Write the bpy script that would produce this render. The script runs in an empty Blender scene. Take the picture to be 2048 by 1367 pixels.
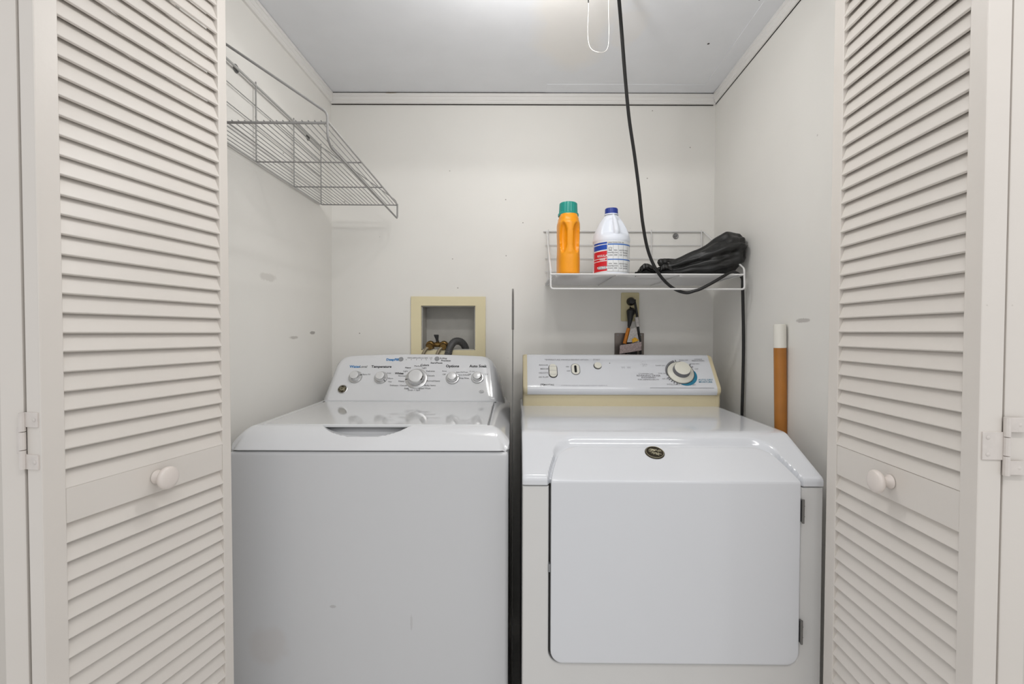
import bpy, bmesh, math, random
from mathutils import Vector, Matrix, noise
random.seed(4)
PI = math.pi
col = bpy.context.scene.collection
scn = bpy.context.scene

# ------------------------------------------------------------------ camera
CZ = 1.18
FPX = 967.0
PITCH = math.radians(1.096)
ROLL = math.radians(0.15)
cam_d = bpy.data.cameras.new('camera'); cam_d.sensor_width = 36.0
cam_d.lens = 36.0 * FPX / 2048.0
cam_d.clip_start = 0.02; cam_d.clip_end = 50
cam = bpy.data.objects.new('camera', cam_d); col.objects.link(cam)
CM = Matrix.Translation((0, 0, CZ)) @ Matrix.Rotation(PI/2 - PITCH, 4, 'X') @ Matrix.Rotation(ROLL, 4, 'Z')
cam.matrix_world = CM
scn.camera = cam

def at(px, py, D):
    """world point seen at photo pixel (px,py) at world y = D"""
    d = CM.to_3x3() @ Vector(((px-1024)/FPX, -(py-683.5)/FPX, -1))
    return Vector((0, 0, CZ)) + d * (D / d.y)

# ------------------------------------------------------------------ world, lights, exposure
w = bpy.data.worlds.new('world'); scn.world = w; w.use_nodes = True
w.node_tree.nodes['Background'].inputs[0].default_value = (0.985, 0.99, 1.0, 1)
w.node_tree.nodes['Background'].inputs[1].default_value = 0.76
vs = scn.view_settings
vs.view_transform = 'Standard'; vs.look = 'None'; vs.exposure = 0.10; vs.gamma = 1.0
vs.use_curve_mapping = False

def area_light(name, loc, rot, size, energy, color=(1, 1, 1)):
    l = bpy.data.lights.new(name, 'AREA'); l.shape = 'RECTANGLE'; l.size, l.size_y = size
    l.energy = energy; l.color = color
    o = bpy.data.objects.new(name, l); o.location = loc; o.rotation_euler = rot
    col.objects.link(o); return o
def point_light(name, loc, r, energy, color=(1, 1, 1)):
    l = bpy.data.lights.new(name, 'POINT'); l.shadow_soft_size = r; l.energy = energy; l.color = color
    o = bpy.data.objects.new(name, l); o.location = loc; col.objects.link(o); return o
area_light('hall_strip_light', (0.55, -0.25, 2.33), (math.radians(48), 0, 0), (1.2, 0.12), 7.2, (1.0, 0.98, 0.96))
point_light('closet_lamp_light', (-0.05, 1.13, 2.015), 0.03, 5.0, (1.0, 0.99, 0.975))
point_light('closet_lamp_light', (0.11, 1.13, 2.015), 0.03, 5.0, (1.0, 0.99, 0.975))

# ------------------------------------------------------------------ materials
def lin(c):
    c = [x/255.0 for x in c]
    return tuple(((x/12.92) if x <= 0.04045 else ((x+0.055)/1.055)**2.4) for x in c) + (1,)

def mat(name, rgb, rough=0.5, metal=0.0, coat=0.0, bump=0.0, bscale=40.0, var=0.0, vscale=6.0,
        specks=0.0, spots=None, trans=0.0, emis=None, detail=3.0, spec=None, srgb=True):
    m = bpy.data.materials.new(name); m.use_nodes = True
    nt = m.node_tree; N = nt.nodes; L = nt.links
    b = N['Principled BSDF']
    base = lin(rgb) if srgb else tuple(rgb)+(1,)
    b.inputs['Roughness'].default_value = rough
    b.inputs['Metallic'].default_value = metal
    if spec is not None: b.inputs['Specular IOR Level'].default_value = spec
    if coat: b.inputs['Coat Weight'].default_value = coat; b.inputs['Coat Roughness'].default_value = 0.05
    if trans: b.inputs['Transmission Weight'].default_value = trans
    if emis: b.inputs['Emission Color'].default_value = emis[0]; b.inputs['Emission Strength'].default_value = emis[1]
    tc = N.new('ShaderNodeTexCoord')
    out = None
    rgbn = N.new('ShaderNodeRGB'); rgbn.outputs[0].default_value = base; out = rgbn.outputs[0]
    def mix(fac, colr, a):
        mx = N.new('ShaderNodeMix'); mx.data_type = 'RGBA'
        L.new(fac, mx.inputs[0]); L.new(a, mx.inputs[6])
        if isinstance(colr, tuple): mx.inputs[7].default_value = colr
        else: L.new(colr, mx.inputs[7])
        return mx.outputs[2]
    if var:
        n = N.new('ShaderNodeTexNoise'); n.inputs['Scale'].default_value = vscale; n.inputs['Detail'].default_value = 4
        L.new(tc.outputs['Object'], n.inputs['Vector'])
        mr = N.new('ShaderNodeMapRange'); mr.inputs[1].default_value = .35; mr.inputs[2].default_value = .7
        L.new(n.outputs[0], mr.inputs[0])
        out = mix(mr.outputs[0], tuple(x*(1-var) for x in base[:3])+(1,), out)
    if specks:
        v = N.new('ShaderNodeTexVoronoi'); v.inputs['Scale'].default_value = specks
        L.new(tc.outputs['Object'], v.inputs['Vector'])
        mr = N.new('ShaderNodeMapRange'); mr.inputs[1].default_value = .045; mr.inputs[2].default_value = .02
        L.new(v.outputs['Distance'], mr.inputs[0])
        sp = N.new('ShaderNodeSeparateColor'); L.new(v.outputs['Color'], sp.inputs[0])
        g = N.new('ShaderNodeMath'); g.operation = 'GREATER_THAN'; g.inputs[1].default_value = .45
        L.new(sp.outputs[0], g.inputs[0])
        mu = N.new('ShaderNodeMath'); mu.operation = 'MULTIPLY'; L.new(g.outputs[0], mu.inputs[0]); L.new(mr.outputs[0], mu.inputs[1])
        mu2 = N.new('ShaderNodeMath'); mu2.operation = 'MULTIPLY'; L.new(mu.outputs[0], mu2.inputs[0]); mu2.inputs[1].default_value = .75
        out = mix(mu2.outputs[0], lin((110, 100, 92)), out)
    for sp in (spots or []):
        c, r, colr, soft, amt = sp        # an elliptical stain: centre, radii (object coords), colour, noise softness, strength
        ms = N.new('ShaderNodeVectorMath'); ms.operation = 'SUBTRACT'; L.new(tc.outputs['Object'], ms.inputs[0]); ms.inputs[1].default_value = c
        dv = N.new('ShaderNodeVectorMath'); dv.operation = 'DIVIDE'; L.new(ms.outputs[0], dv.inputs[0]); dv.inputs[1].default_value = r
        ln = N.new('ShaderNodeVectorMath'); ln.operation = 'LENGTH'; L.new(dv.outputs[0], ln.inputs[0])
        nn = N.new('ShaderNodeTexNoise'); nn.inputs['Scale'].default_value = .9/min(r); nn.inputs['Detail'].default_value = 5
        L.new(tc.outputs['Object'], nn.inputs['Vector'])
        ad = N.new('ShaderNodeMath'); ad.operation = 'MULTIPLY_ADD'; L.new(nn.outputs[0], ad.inputs[0]); ad.inputs[1].default_value = soft; L.new(ln.outputs['Value'], ad.inputs[2])
        mr = N.new('ShaderNodeMapRange'); mr.inputs[1].default_value = 1.0+soft*.5+.12; mr.inputs[2].default_value = 1.0+soft*.5-.25
        mr.inputs[4].default_value = amt
        L.new(ad.outputs[0], mr.inputs[0])
        out = mix(mr.outputs[0], lin(colr), out)
    L.new(out, b.inputs['Base Color'])
    if bump:
        n = N.new('ShaderNodeTexNoise'); n.inputs['Scale'].default_value = bscale; n.inputs['Detail'].default_value = detail
        L.new(tc.outputs['Object'], n.inputs['Vector'])
        bp = N.new('ShaderNodeBump'); bp.inputs['Strength'].default_value = bump; bp.inputs['Distance'].default_value = 0.002
        L.new(n.outputs[0], bp.inputs['Height']); L.new(bp.outputs[0], b.inputs['Normal'])
    return m

M = {}
M['wall_back'] = mat('painted wall', (228, 226, 221), .55, bump=.10, bscale=9, var=.02, specks=14)
M['wall_left'] = mat('painted left wall', (228, 226, 221), .55, bump=.10, bscale=9, var=.02, specks=11,
    spots=[((-.727, 1.76, 1.178), (.2, .022, .006), (140, 135, 130), .9, .8), ((-.735, 1.62, 1.162), (.2, .03, .005), (165, 160, 152), 1.2, .6),
           ((-.737, 1.46, 1.345), (.2, .05, .012), (190, 186, 180), 1.0, .5)])
M['wall_right'] = mat('painted right wall', (227, 225, 220), .5, bump=.12, bscale=9, var=.02, specks=9,
    spots=[((.782, 1.30, 1.215), (.2, .035, .006), (165, 160, 155), 1.0, .7)])
M['hall'] = mat('hall paint', (214, 209, 202), .7, var=.03)
M['ceiling'] = mat('ceiling paint', (234, 236, 240), .5, bump=.25, bscale=22, var=.03, vscale=9,
    spots=[((.19, 1.46, 2.12), (.13, .30, .3), (240, 236, 230), .9, .7), ((.36, 1.52, 2.12), (.05, .12, .3), (236, 232, 226), 1.2, .4),
           ((.64, 1.60, 2.12), (.004, .005, .3), (40, 38, 36), .1, 1.), ((.70, 1.39, 2.12), (.003, .004, .3), (80, 78, 76), .1, 1.)])
M['trim'] = mat('white trim paint', (226, 224, 221), .3, bump=.08, bscale=30, spots=[((-.48, 1.93, 2.124), (.03, .05, .004), (165, 140, 105), .5, .8)])
M['cavity'] = mat('grey door cavity', (105, 104, 103), .7)
M['gap'] = mat('dark joint', (40, 36, 33), .9)
M['floor'] = mat('vinyl floor', (226, 223, 219), .5, var=.2, bump=.1)
M['door'] = mat('cream door paint', (219, 213, 206), .42, bump=.16, bscale=60, var=.035, vscale=5, specks=16)
M['hinge'] = mat('painted hinge', (216, 209, 203), .4, bump=.25, bscale=120, var=.08, vscale=60)
M['knobw'] = mat('cream knob paint', (224, 215, 208), .3, bump=.1, bscale=80, var=.03)
M['enamel'] = mat('white washer enamel', (214, 215, 217), .12, coat=.4, spec=.5)
M['enamelp'] = mat('white washer cabinet paint', (206, 207, 209), .22, bump=.015, bscale=6, var=.02, vscale=3,
    spots=[((.10, 0, .40), (.05, .1, .05), (200, 196, 194), 1.0, .5), ((.22, 0, .26), (.03, .1, .03), (206, 194, 194), 1.0, .5),
           ((.26, 0, .50), (.008, .1, .004), (170, 168, 168), .6, .6), ((.455, 0, .46), (.003, .1, .02), (188, 187, 188), .8, .6)])
M['lid'] = mat('glossy washer lid', (212, 213, 214), .06, coat=.6)
M['dryer'] = mat('white dryer enamel', (218, 220, 224), .14, coat=.4)
M['dryerp'] = mat('white dryer cabinet paint', (216, 215, 213), .3, bump=.02, bscale=8, var=.02)
M['cream'] = mat('yellowed cream plastic', (214, 202, 168), .42, var=.05, bump=.04)
M['almond'] = mat('almond plastic', (224, 213, 176), .45, var=.06, bump=.05)
M['almond2'] = mat('almond outlet plastic', (200, 190, 150), .4)
M['boxin'] = mat('grey box interior', (186, 184, 178), .6, var=.1, vscale=20)
M['silver'] = mat('satin silver plastic', (200, 200, 200), .28, metal=.75)
M['chrome'] = mat('chrome', (215, 215, 215), .1, metal=1)
M['knobtop'] = mat('light knob cap', (214, 214, 214), .3, metal=.25)
M['greybtn'] = mat('grey button', (140, 142, 144), .4)
M['ink'] = mat('black print', (46, 46, 48), .5)
M['inkg'] = mat('grey print', (120, 120, 124), .5)
M['inkl'] = mat('faded print', (160, 160, 166), .5)
M['blue'] = mat('blue print', (40, 120, 180), .4)
M['teal'] = mat('teal print', (36, 120, 150), .4)
M['bronze'] = mat('aged bronze badge', (70, 64, 52), .35, metal=.7, var=.3, vscale=200)
M['bronzel'] = mat('worn badge relief', (170, 164, 140), .35, metal=.6)
M['whiteplas'] = mat('off-white plastic', (222, 220, 208), .35)
M['dark'] = mat('dark recess', (22, 22, 22), .8)
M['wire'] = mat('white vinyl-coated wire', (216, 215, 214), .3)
M['wire_half_shade'] = mat('half-shaded vinyl-coated wire', (176, 175, 173), .4)  # white wire again, darkened a little: backlit shade put into the colour
M['wire_shade'] = mat('shaded vinyl-coated wire', (146, 145, 143), .4)  # same white wire, greyed in its colour to look backlit
M['liner'] = mat('clear plastic shelf liner', (240, 241, 244), .12)
M['liner'].node_tree.nodes['Principled BSDF'].inputs['Alpha'].default_value = .45
M['black'] = mat('black rubber', (16, 15, 15), .4)
M['blackpl'] = mat('black plastic film', (24, 24, 23), .42, bump=.5, bscale=45, detail=6)
M['yellow'] = mat('yellow orange plastic', (236, 152, 8), .35)
M['tealcap'] = mat('teal plastic cap', (20, 140, 128), .35)
M['jug'] = mat('white translucent plastic', (226, 231, 240), .35)
M['bluecap'] = mat('blue plastic cap', (20, 50, 140), .35)
M['lblue'] = mat('label blue', (24, 74, 172), .4)
M['lblue2'] = mat('label mid blue', (60, 112, 190), .4)
M['lred'] = mat('label red', (206, 30, 44), .4)
M['lgrey'] = mat('label silver', (150, 152, 160), .4)
M['lwhite'] = mat('label white', (226, 228, 228), .4)
M['steel'] = mat('stainless plate', (120, 112, 106), .35, metal=.8, var=.1)
M['brass'] = mat('aged brass', (150, 120, 70), .35, metal=.9, var=.4, vscale=120)
M['hosegrey'] = mat('grey rubber drain hose', (74, 74, 74), .5)
M['braid'] = mat('braided steel hose', (150, 140, 120), .4, metal=.6, bump=.8, bscale=400)
M['sheet'] = mat('dark coated sheet metal', (112, 110, 107), .35, metal=.3)
M['rod'] = mat('varnished brown wood', (178, 114, 42), .4, var=.2, vscale=14, bump=.1, spots=[((.008, -.014, 1.004), (.008, .012, .008), (226, 220, 208), .9, 1.)])
M['rodtip'] = mat('white painted rod end', (222, 219, 210), .4, bump=.2, bscale=90)
M['tag'] = mat('white paper tag', (205, 200, 196), .6, var=.3, vscale=150)
M['orange'] = mat('orange warning label', (214, 128, 24), .5, var=.2, vscale=150)
M['tagy'] = mat('yellow print', (236, 178, 30), .5)
M['tagp'] = mat('pink grey print', (186, 168, 166), .6, var=.4, vscale=220)
M['string'] = mat('white string', (232, 228, 222), .7)
M['screw'] = mat('zinc screw', (130, 130, 130), .35, metal=.9)
M['bulb'] = mat('glowing bulb', (255, 250, 240), .3, emis=((1, .97, .92, 1), 6.0))
M['porc'] = mat('white porcelain', (230, 228, 224), .25)

# ------------------------------------------------------------------ mesh tools
class MB:
    def __init__(s): s.v = []; s.f = []; s.flat = set()
    def add(s, vs, fs):
        o = len(s.v); s.v += [Vector(v) for v in vs]; s.f += [[i+o for i in f] for f in fs]; return s
    def bm(s, b):
        b.verts.ensure_lookup_table(); b.verts.index_update()
        s.add([v.co.copy() for v in b.verts], [[v.index for v in f.verts] for f in b.faces]); b.free(); return s
    def xf(s, m):
        s.v = [m @ v for v in s.v]; return s
    def join(s, o, m=None):
        s.add([(m @ v) if m else v for v in o.v], o.f); return s
    def box(s, x0, x1, y0, y1, z0, z1, bev=0.0, seg=2):
        b = bmesh.new(); bmesh.ops.create_cube(b, size=1)
        for v in b.verts:
            v.co = Vector(((x0+x1)/2 + v.co.x*(x1-x0), (y0+y1)/2 + v.co.y*(y1-y0), (z0+z1)/2 + v.co.z*(z1-z0)))
        if bev: bmesh.ops.bevel(b, geom=b.edges[:], offset=bev, segments=seg, profile=.5, affect='EDGES')
        return s.bm(b)
    def loft(s, rings, cap0=True, cap1=True, closed=True):
        n = len(rings[0]); vs = [p for r in rings for p in r]; fs = []
        for k in range(len(rings)-1):
            for i in range(n if closed else n-1):
                j = (i+1) % n
                fs.append([k*n+i, k*n+j, (k+1)*n+j, (k+1)*n+i])
        if cap0: fs.append(list(range(n))[::-1])
        if cap1: fs.append([(len(rings)-1)*n+i for i in range(n)])
        return s.add(vs, fs)
    def tube(s, pts, r, n=8, closed=False):
        pts = [Vector(p) for p in pts]; m = len(pts)
        rr = r if isinstance(r, (list, tuple)) else [r]*m
        T = []
        for i in range(m):
            if closed: t = pts[(i+1) % m]-pts[i-1]
            else: t = pts[min(i+1, m-1)]-pts[max(i-1, 0)]
            T.append(t.normalized())
        up = Vector((0, 0, 1)) if abs(T[0].z) < .9 else Vector((1, 0, 0))
        u = T[0].cross(up).normalized(); rings = []
        for i in range(m):
            u = (u - T[i]*u.dot(T[i])).normalized(); v = T[i].cross(u)
            rings.append([pts[i] + (u*math.cos(a)+v*math.sin(a))*rr[i] for a in [2*PI*k/n for k in range(n)]])
        if closed: rings.append(rings[0]); return s.loft(rings, False, False)
        return s.loft(rings)
    def lathe(s, prof, n=32, fr=None, cap=True):
        """prof: (r,z) list; fr: matrix"""
        rings = [[Vector((r*math.cos(a), r*math.sin(a), z)) for a in [2*PI*k/n for k in range(n)]] for r, z in prof]
        q = MB(); q.loft(rings, cap, cap)
        return s.join(q, fr)
    def build(s, name, m, parent=None, smooth=35, local=False, kind=None, label=None, wn=True):
        me = bpy.data.meshes.new(name)
        vs = s.v
        if parent is not None and not local:
            inv = W(parent).inverted(); vs = [inv @ v for v in vs]
        me.from_pydata([tuple(v) for v in vs], [], s.f)
        bmx = bmesh.new(); bmx.from_mesh(me); bmesh.ops.recalc_face_normals(bmx, faces=bmx.faces); bmx.to_mesh(me); bmx.free()
        if smooth:
            me.polygons.foreach_set('use_smooth', [True]*len(me.polygons))
            me.set_sharp_from_angle(angle=math.radians(smooth))
        me.materials.append(M[m] if isinstance(m, str) else m)
        o = bpy.data.objects.new(name, me); col.objects.link(o)
        if smooth and wn:
            md = o.modifiers.new('normals', 'WEIGHTED_NORMAL'); md.keep_sharp = True; md.weight = 100
        if parent is not None: o.parent = parent
        if kind: o['kind'] = kind
        if label: o['label'] = label
        return o

WM = {}
def W(o):
    while o.name not in WM and o.parent is not None: o = o.parent
    return WM.get(o.name, Matrix.Identity(4))
def thing(name, label, cat, loc=(0, 0, 0), rz=0.0, group=None, mtx=None, kind=None):
    o = bpy.data.objects.new(name, None); o.empty_display_size = .05; col.objects.link(o)
    m = mtx if mtx is not None else Matrix.Translation(loc) @ Matrix.Rotation(rz, 4, 'Z')
    o.matrix_world = m; WM[o.name] = m.copy()
    if kind: o['kind'] = kind
    else:
        o['label'] = label; o['category'] = cat
    if kind and label: o['label'] = label
    if group: o['group'] = group
    return o
def tag(o, label, cat, group=None):
    o['label'] = label; o['category'] = cat
    if group: o['group'] = group
    return o
def struct(name, mb, m, **k):
    o = mb.build(name, m, **k); o['kind'] = 'structure'; return o
def dup(o, loc, parent):
    c = o.copy(); c.parent = parent; c.location = loc; col.objects.link(c); return c

def spline(P, n=10):
    P = [Vector(p) for p in P]; Q = []
    for i in range(len(P)-1):
        p0 = P[i-1] if i else P[0]*2-P[1]; p1 = P[i]; p2 = P[i+1]
        p3 = P[i+2] if i+2 < len(P) else P[-1]*2-P[-2]
        for k in range(n):
            t = k/n
            Q.append(.5*((2*p1)+(p2-p0)*t+(2*p0-5*p1+4*p2-p3)*t*t+(3*p1-p0-3*p2+p3)*t**3))
    Q.append(P[-1]); return Q
def fillet(P, r, n=5):
    P = [Vector(p) for p in P]; Q = [P[0]]
    for i in range(1, len(P)-1):
        a = (P[i-1]-P[i]); b = (P[i+1]-P[i]); rr = min(r, a.length*.45, b.length*.45)
        a = P[i]+a.normalized()*rr; b = P[i]+b.normalized()*rr
        for k in range(n+1):
            t = k/n; Q.append(a*(1-t)**2 + P[i]*2*t*(1-t) + b*t*t)
    Q.append(P[-1]); return Q
def frame(o, u, n):
    """matrix with local x=u, z=n(outward normal), y = n x u"""
    u = Vector(u).normalized(); n = Vector(n).normalized(); v = n.cross(u).normalized(); n = u.cross(v)
    return Matrix(((u.x, v.x, n.x, o[0]), (u.y, v.y, n.y, o[1]), (u.z, v.z, n.z, o[2]), (0, 0, 0, 1)))
def rrect(x0, x1, y0, y1, r, n=6):
    P = []
    for cx, cy, a0 in ((x1-r, y0+r, -90), (x1-r, y1-r, 0), (x0+r, y1-r, 90), (x0+r, y0+r, 180)):
        for k in range(n+1):
            a = math.radians(a0+90*k/n); P.append((cx+r*math.cos(a), cy+r*math.sin(a)))
    return P
def curve_mesh(cu):
    o = bpy.data.objects.new('tmp', cu); col.objects.link(o)
    dg = bpy.context.evaluated_depsgraph_get(); dg.update()
    me = bpy.data.meshes.new_from_object(o.evaluated_get(dg))
    q = MB().add([v.co.copy() for v in me.vertices], [list(p.vertices) for p in me.polygons])
    bpy.data.objects.remove(o); bpy.data.curves.remove(cu); bpy.data.meshes.remove(me)
    return q
def plate(loops, depth, bev=0.0, seg=2):
    """2D loops (outer first, holes next) extruded from z=-depth to 0"""
    cu = bpy.data.curves.new('tmp', 'CURVE'); cu.dimensions = '2D'; cu.fill_mode = 'BOTH'
    for lp in loops:
        sp = cu.splines.new('POLY'); sp.points.add(len(lp)-1); sp.use_cyclic_u = True
        for p, q in zip(sp.points, lp): p.co = (q[0], q[1], 0, 1)
    cu.extrude = depth/2 - bev; cu.bevel_depth = bev; cu.bevel_resolution = seg; cu.offset = -bev
    q = curve_mesh(cu)
    q.v = [v + Vector((0, 0, -depth/2)) for v in q.v]
    return q
def text(s, size, bold=0.0, align='CENTER', depth=0.0):
    cu = bpy.data.curves.new('tmp', 'FONT'); cu.body = s; cu.size = size; cu.align_x = align; cu.align_y = 'CENTER'
    cu.offset = bold*size; cu.resolution_u = 2; cu.extrude = depth
    return curve_mesh(cu)

# ================================================================== ROOM
DB = 1.934
XL = lambda D: -.720 + .034*(D-DB)
XR = lambda D: .804 + .036*(D-DB)
HC = 2.126
BX0, BX1, BZ0, BZ1 = -.356, -.146, 1.113, 1.290          # hole for the laundry box (pixel based check below)
p0 = at(843, 611, DB); p1 = at(951, 700, DB)
BX0, BX1, BZ0, BZ1 = p0.x, p1.x, p1.z, p0.z
xl, xr = XL(DB), XR(DB)
T = .09
b = MB()
b.box(xl-T, BX0, DB, DB+.12, -.02, HC+.05); b.box(BX1, xr+T, DB, DB+.12, -.02, HC+.05)
b.box(BX0, BX1, DB, DB+.12, -.02, BZ0); b.box(BX0, BX1, DB, DB+.12, BZ1, HC+.05)
struct('wall_back', b, 'wall_back', smooth=0)
D0 = 1.10
def side(XF, s):
    q = MB(); a, c = XF(D0), XF(DB)
    P = [(a, D0), (c, DB), (c+s*T, DB), (a+s*T, D0)]
    q.loft([[Vector((x, y, z)) for x, y in P] for z in (-.02, HC+.05)]); return q
struct('wall_left', side(XL, -1), 'wall_left', smooth=0)
struct('wall_right', side(XR, 1), 'wall_right', smooth=0)
struct('floor', MB().box(-2.2, 2.2, -2.2, 2.1, -.03, 0), 'floor', smooth=0)
ceil = struct('ceiling', MB().box(-2.2, 2.2, 1.0, 2.1, HC, HC+.03), 'ceiling', smooth=0)
# thin drywall tape edge beside the right and back trims
q = MB(); q.box(.13, XR(DB)-.016, DB-.075, DB-.012, HC-.0012, HC)
q.loft([[Vector(p) for p in ((XR(1.1)-.07, 1.1, z), (XR(DB)-.07, DB-.07, z), (XR(DB)-.012, DB-.07, z), (XR(1.1)-.012, 1.1, z))] for z in (HC-.0014, HC)])
q.build('drywall_tape', 'ceiling', ceil, smooth=0)
# front wall of the closet with the door opening (hidden behind the folded doors)
fw = MB(); fw.box(-2.2, XL(D0)-.05, 1.06, 1.15, 0, HC); fw.box(XR(D0)+.05, 2.2, 1.06, 1.15, 0, HC)
fw.box(XL(D0)-.05, XR(D0)+.05, 1.06, 1.10, 2.055, HC)
struct('wall_front', fw, 'hall', smooth=0)
tr = MB(); tr.box(XL(D0)-.05, XR(D0)+.05, 1.045, 1.075, 2.03, 2.055, .002)
struct('trim_4', tr, 'trim')
# crown trims: stepped profile (offset from wall, drop from ceiling)
PR = [(0, 0), (.012, 0), (.013, -.003), (.013, -.012), (.011, -.0135), (.011, -.026), (.0095, -.0275), (.0095, -.034), (.006, -.0385), (0, -.040)]
q = MB(); q.loft([[Vector((x, DB-a, HC-.0035+z)) for a, z in PR] for x in (XL(DB)+.001, XR(DB)-.001)])
struct('trim_1', q, 'trim', smooth=25)
q = MB(); q.box(XL(DB)+.01, XR(DB)-.01, DB-.010, DB, HC-.0035, HC); q.box(XL(DB)+.004, XR(DB)-.01, DB-.0035, DB, HC-.0455, HC-.0433)
struct('trim_5', q, 'gap', smooth=0)
q = MB(); q.loft([[Vector((XR(y)-a, y, HC-.001+z)) for a, z in ((.002, -.0395), (0, -.0395), (0, -.0415), (.002, -.0415))] for y in (D0, DB-.005)])
struct('trim_6', q, 'gap', smooth=0)
for nm, XF, s in (('trim_2', XL, 1), ('trim_3', XR, -1)):
    q = MB(); q.loft([[Vector((XF(y)+s*a, y, HC-.001+z)) for a, z in PR] for y in (D0, DB-.013)])
    struct(nm, q, 'trim', smooth=25)

# ================================================================== BIFOLD DOORS
def slat_mesh(L):
    # cross-section in (y,z): low edge toward face (y small), high edge at the back
    w_, t_ = .0352, .0048
    a = math.radians(70)
    d = Vector((0, math.cos(a), math.sin(a))); n = Vector((0, -math.sin(a), math.cos(a)))
    P = []
    for s, e in ((-1, -1), (-.93, -1.0), (.93, -1.0), (1, -.5), (1, .5), (.93, 1.0), (-.93, 1.0), (-1, .4)):
        P.append(d*(s*w_/2) + n*(e*t_/2))
    return MB().loft([[Vector((x, 0, 0))+p for p in P] for x in (-L/2, L/2)])
ZR = 0.9135
def door(name, label, org, dirx, side_, L, stile0, stile1, lead=True, lean=0.0, railh=.056, thick=.028):
    ux = Vector((dirx[0], dirx[1], 0)).normalized()
    uy = Vector((-ux.y, ux.x, 0))
    m = Matrix(((ux.x, uy.x, 0, org[0]), (ux.y, uy.y, 0, org[1]), (0, 0, 1, .015), (0, 0, 0, 1)))
    piv = Matrix.Translation((0, 0, 1.16)) @ Matrix.Rotation(lean, 4, 'X') @ Matrix.Translation((0, 0, -1.16))
    m = m @ piv
    t = thing(name, label, None, mtx=m, kind='structure')
    sg = side_     # thickness direction in local y
    def yb(mb):
        if sg < 0: mb.v = [Vector((v.x, -v.y, v.z)) for v in mb.v]
        return mb
    Z = 2.0
    for x0, x1 in ((0, stile0), (L-stile1, L)):
        yb(MB().box(x0, x1, 0, thick, 0, Z, .0022)).build('stile', 'door', t, local=True)
    rz = ZR-.015
    for z0, z1 in ((0, .11), (rz-railh/2, rz+railh/2), (Z-.07, Z)):
        yb(MB().box(stile0, L-stile1, .0012, thick-.001, z0, z1, .0015)).build('rail', 'door', t, local=True)
    Ls = L-stile0-stile1+.004; cx = stile0+(L-stile0-stile1)/2
    first = None; pitch = .0298
    if lead:
        for zz0, zz1 in ((.11, rz-railh/2), (rz+railh/2, Z-.07)):
            n = int((zz1-zz0)/pitch+.4)
            for k in range(n):
                z = zz0+.0160+pitch*k if zz0 > .5 else zz1-.0135-pitch*k
                dz = random.uniform(-.0006, .0006)
                if first is None:
                    first = yb(slat_mesh(Ls)).build('slat', 'door', t, local=True, smooth=50); o = first; o.location = (cx, sg*.0085, z+dz)
                else: o = dup(first, (cx, sg*.0085, z+dz), t)
                o.rotation_euler = (random.uniform(-.035, .035), 0, 0)
        # knob: wooden round knob with a neck
        kx = .180 if side_ > 0 else .172
        prof = [(0, 0), (.0125, 0), (.0125, .003), (.0085, .006), (.0075, .013), (.0105, .0165), (.0175, .0185), (.0203, .0215), (.0207, .0245), (.0200, .0275), (.0175, .0298), (.012, .0312), (.004, .0318), (0, .0318)]
        fr = frame((kx, 0, rz+.002), (1, 0, 0), (0, -sg, 0))
        MB().lathe(prof, 28, fr, cap=False).build('knob', 'knobw', t, local=True, smooth=60)
    else:
        q = MB(); sm = yb(slat_mesh(Ls))
        for zz0, zz1 in ((.11, rz-railh/2), (rz+railh/2, Z-.07)):
            n = int((zz1-zz0)/pitch)
            for k in range(n): q.join(sm, Matrix.Translation((cx, sg*.0085, zz1-pitch*(k+.5))))
        o = q.build('louver_slats', 'door', t, local=True, smooth=50); o['kind'] = 'stuff'
    return t

LD = at(78, 665, .702); LE = at(460, 665, 1.048)
dl = (LE-LD); dl.z = 0; LL = dl.length
d1 = door('door_1', 'left louvered bifold panel with a round knob', (LD.x, LD.y), (dl.x, dl.y), 1, LL, .0320, .0235, lean=math.radians(-.28), railh=.054)
RD = at(1955, 995, .689); RE = at(1654, 905, 1.053)
dr_ = Vector((RE.x-RD.x, RE.y-RD.y, 0)); RL = dr_.length
d3 = door('door_3', 'right louvered bifold panel with a round knob', (RD.x, RD.y), (dr_.x, dr_.y), -1, RL, .030, .034, lean=math.radians(.15), railh=.062, thick=.0325)
# pivot panels folded behind them
ul = dl.normalized(); nl = Vector((-ul.y, ul.x, 0))
o2 = LD + nl*(.028+.0045)
d2 = door('door_2', 'left pivot panel folded behind the knob panel', (o2.x, o2.y), (-.01, .354), 1, LL, .034, .034, lead=False, lean=math.radians(-.2), thick=.034)
ur = dr_.normalized(); nr = Vector((ur.y, -ur.x, 0))
o4 = RD + nr*(.0325+.0055)
d4 = door('door_4', 'right pivot panel folded behind the knob panel', (o4.x, o4.y+.004), (.012, .354), -1, RL, .034, .034, lead=False, lean=math.radians(.12), thick=.036)
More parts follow.
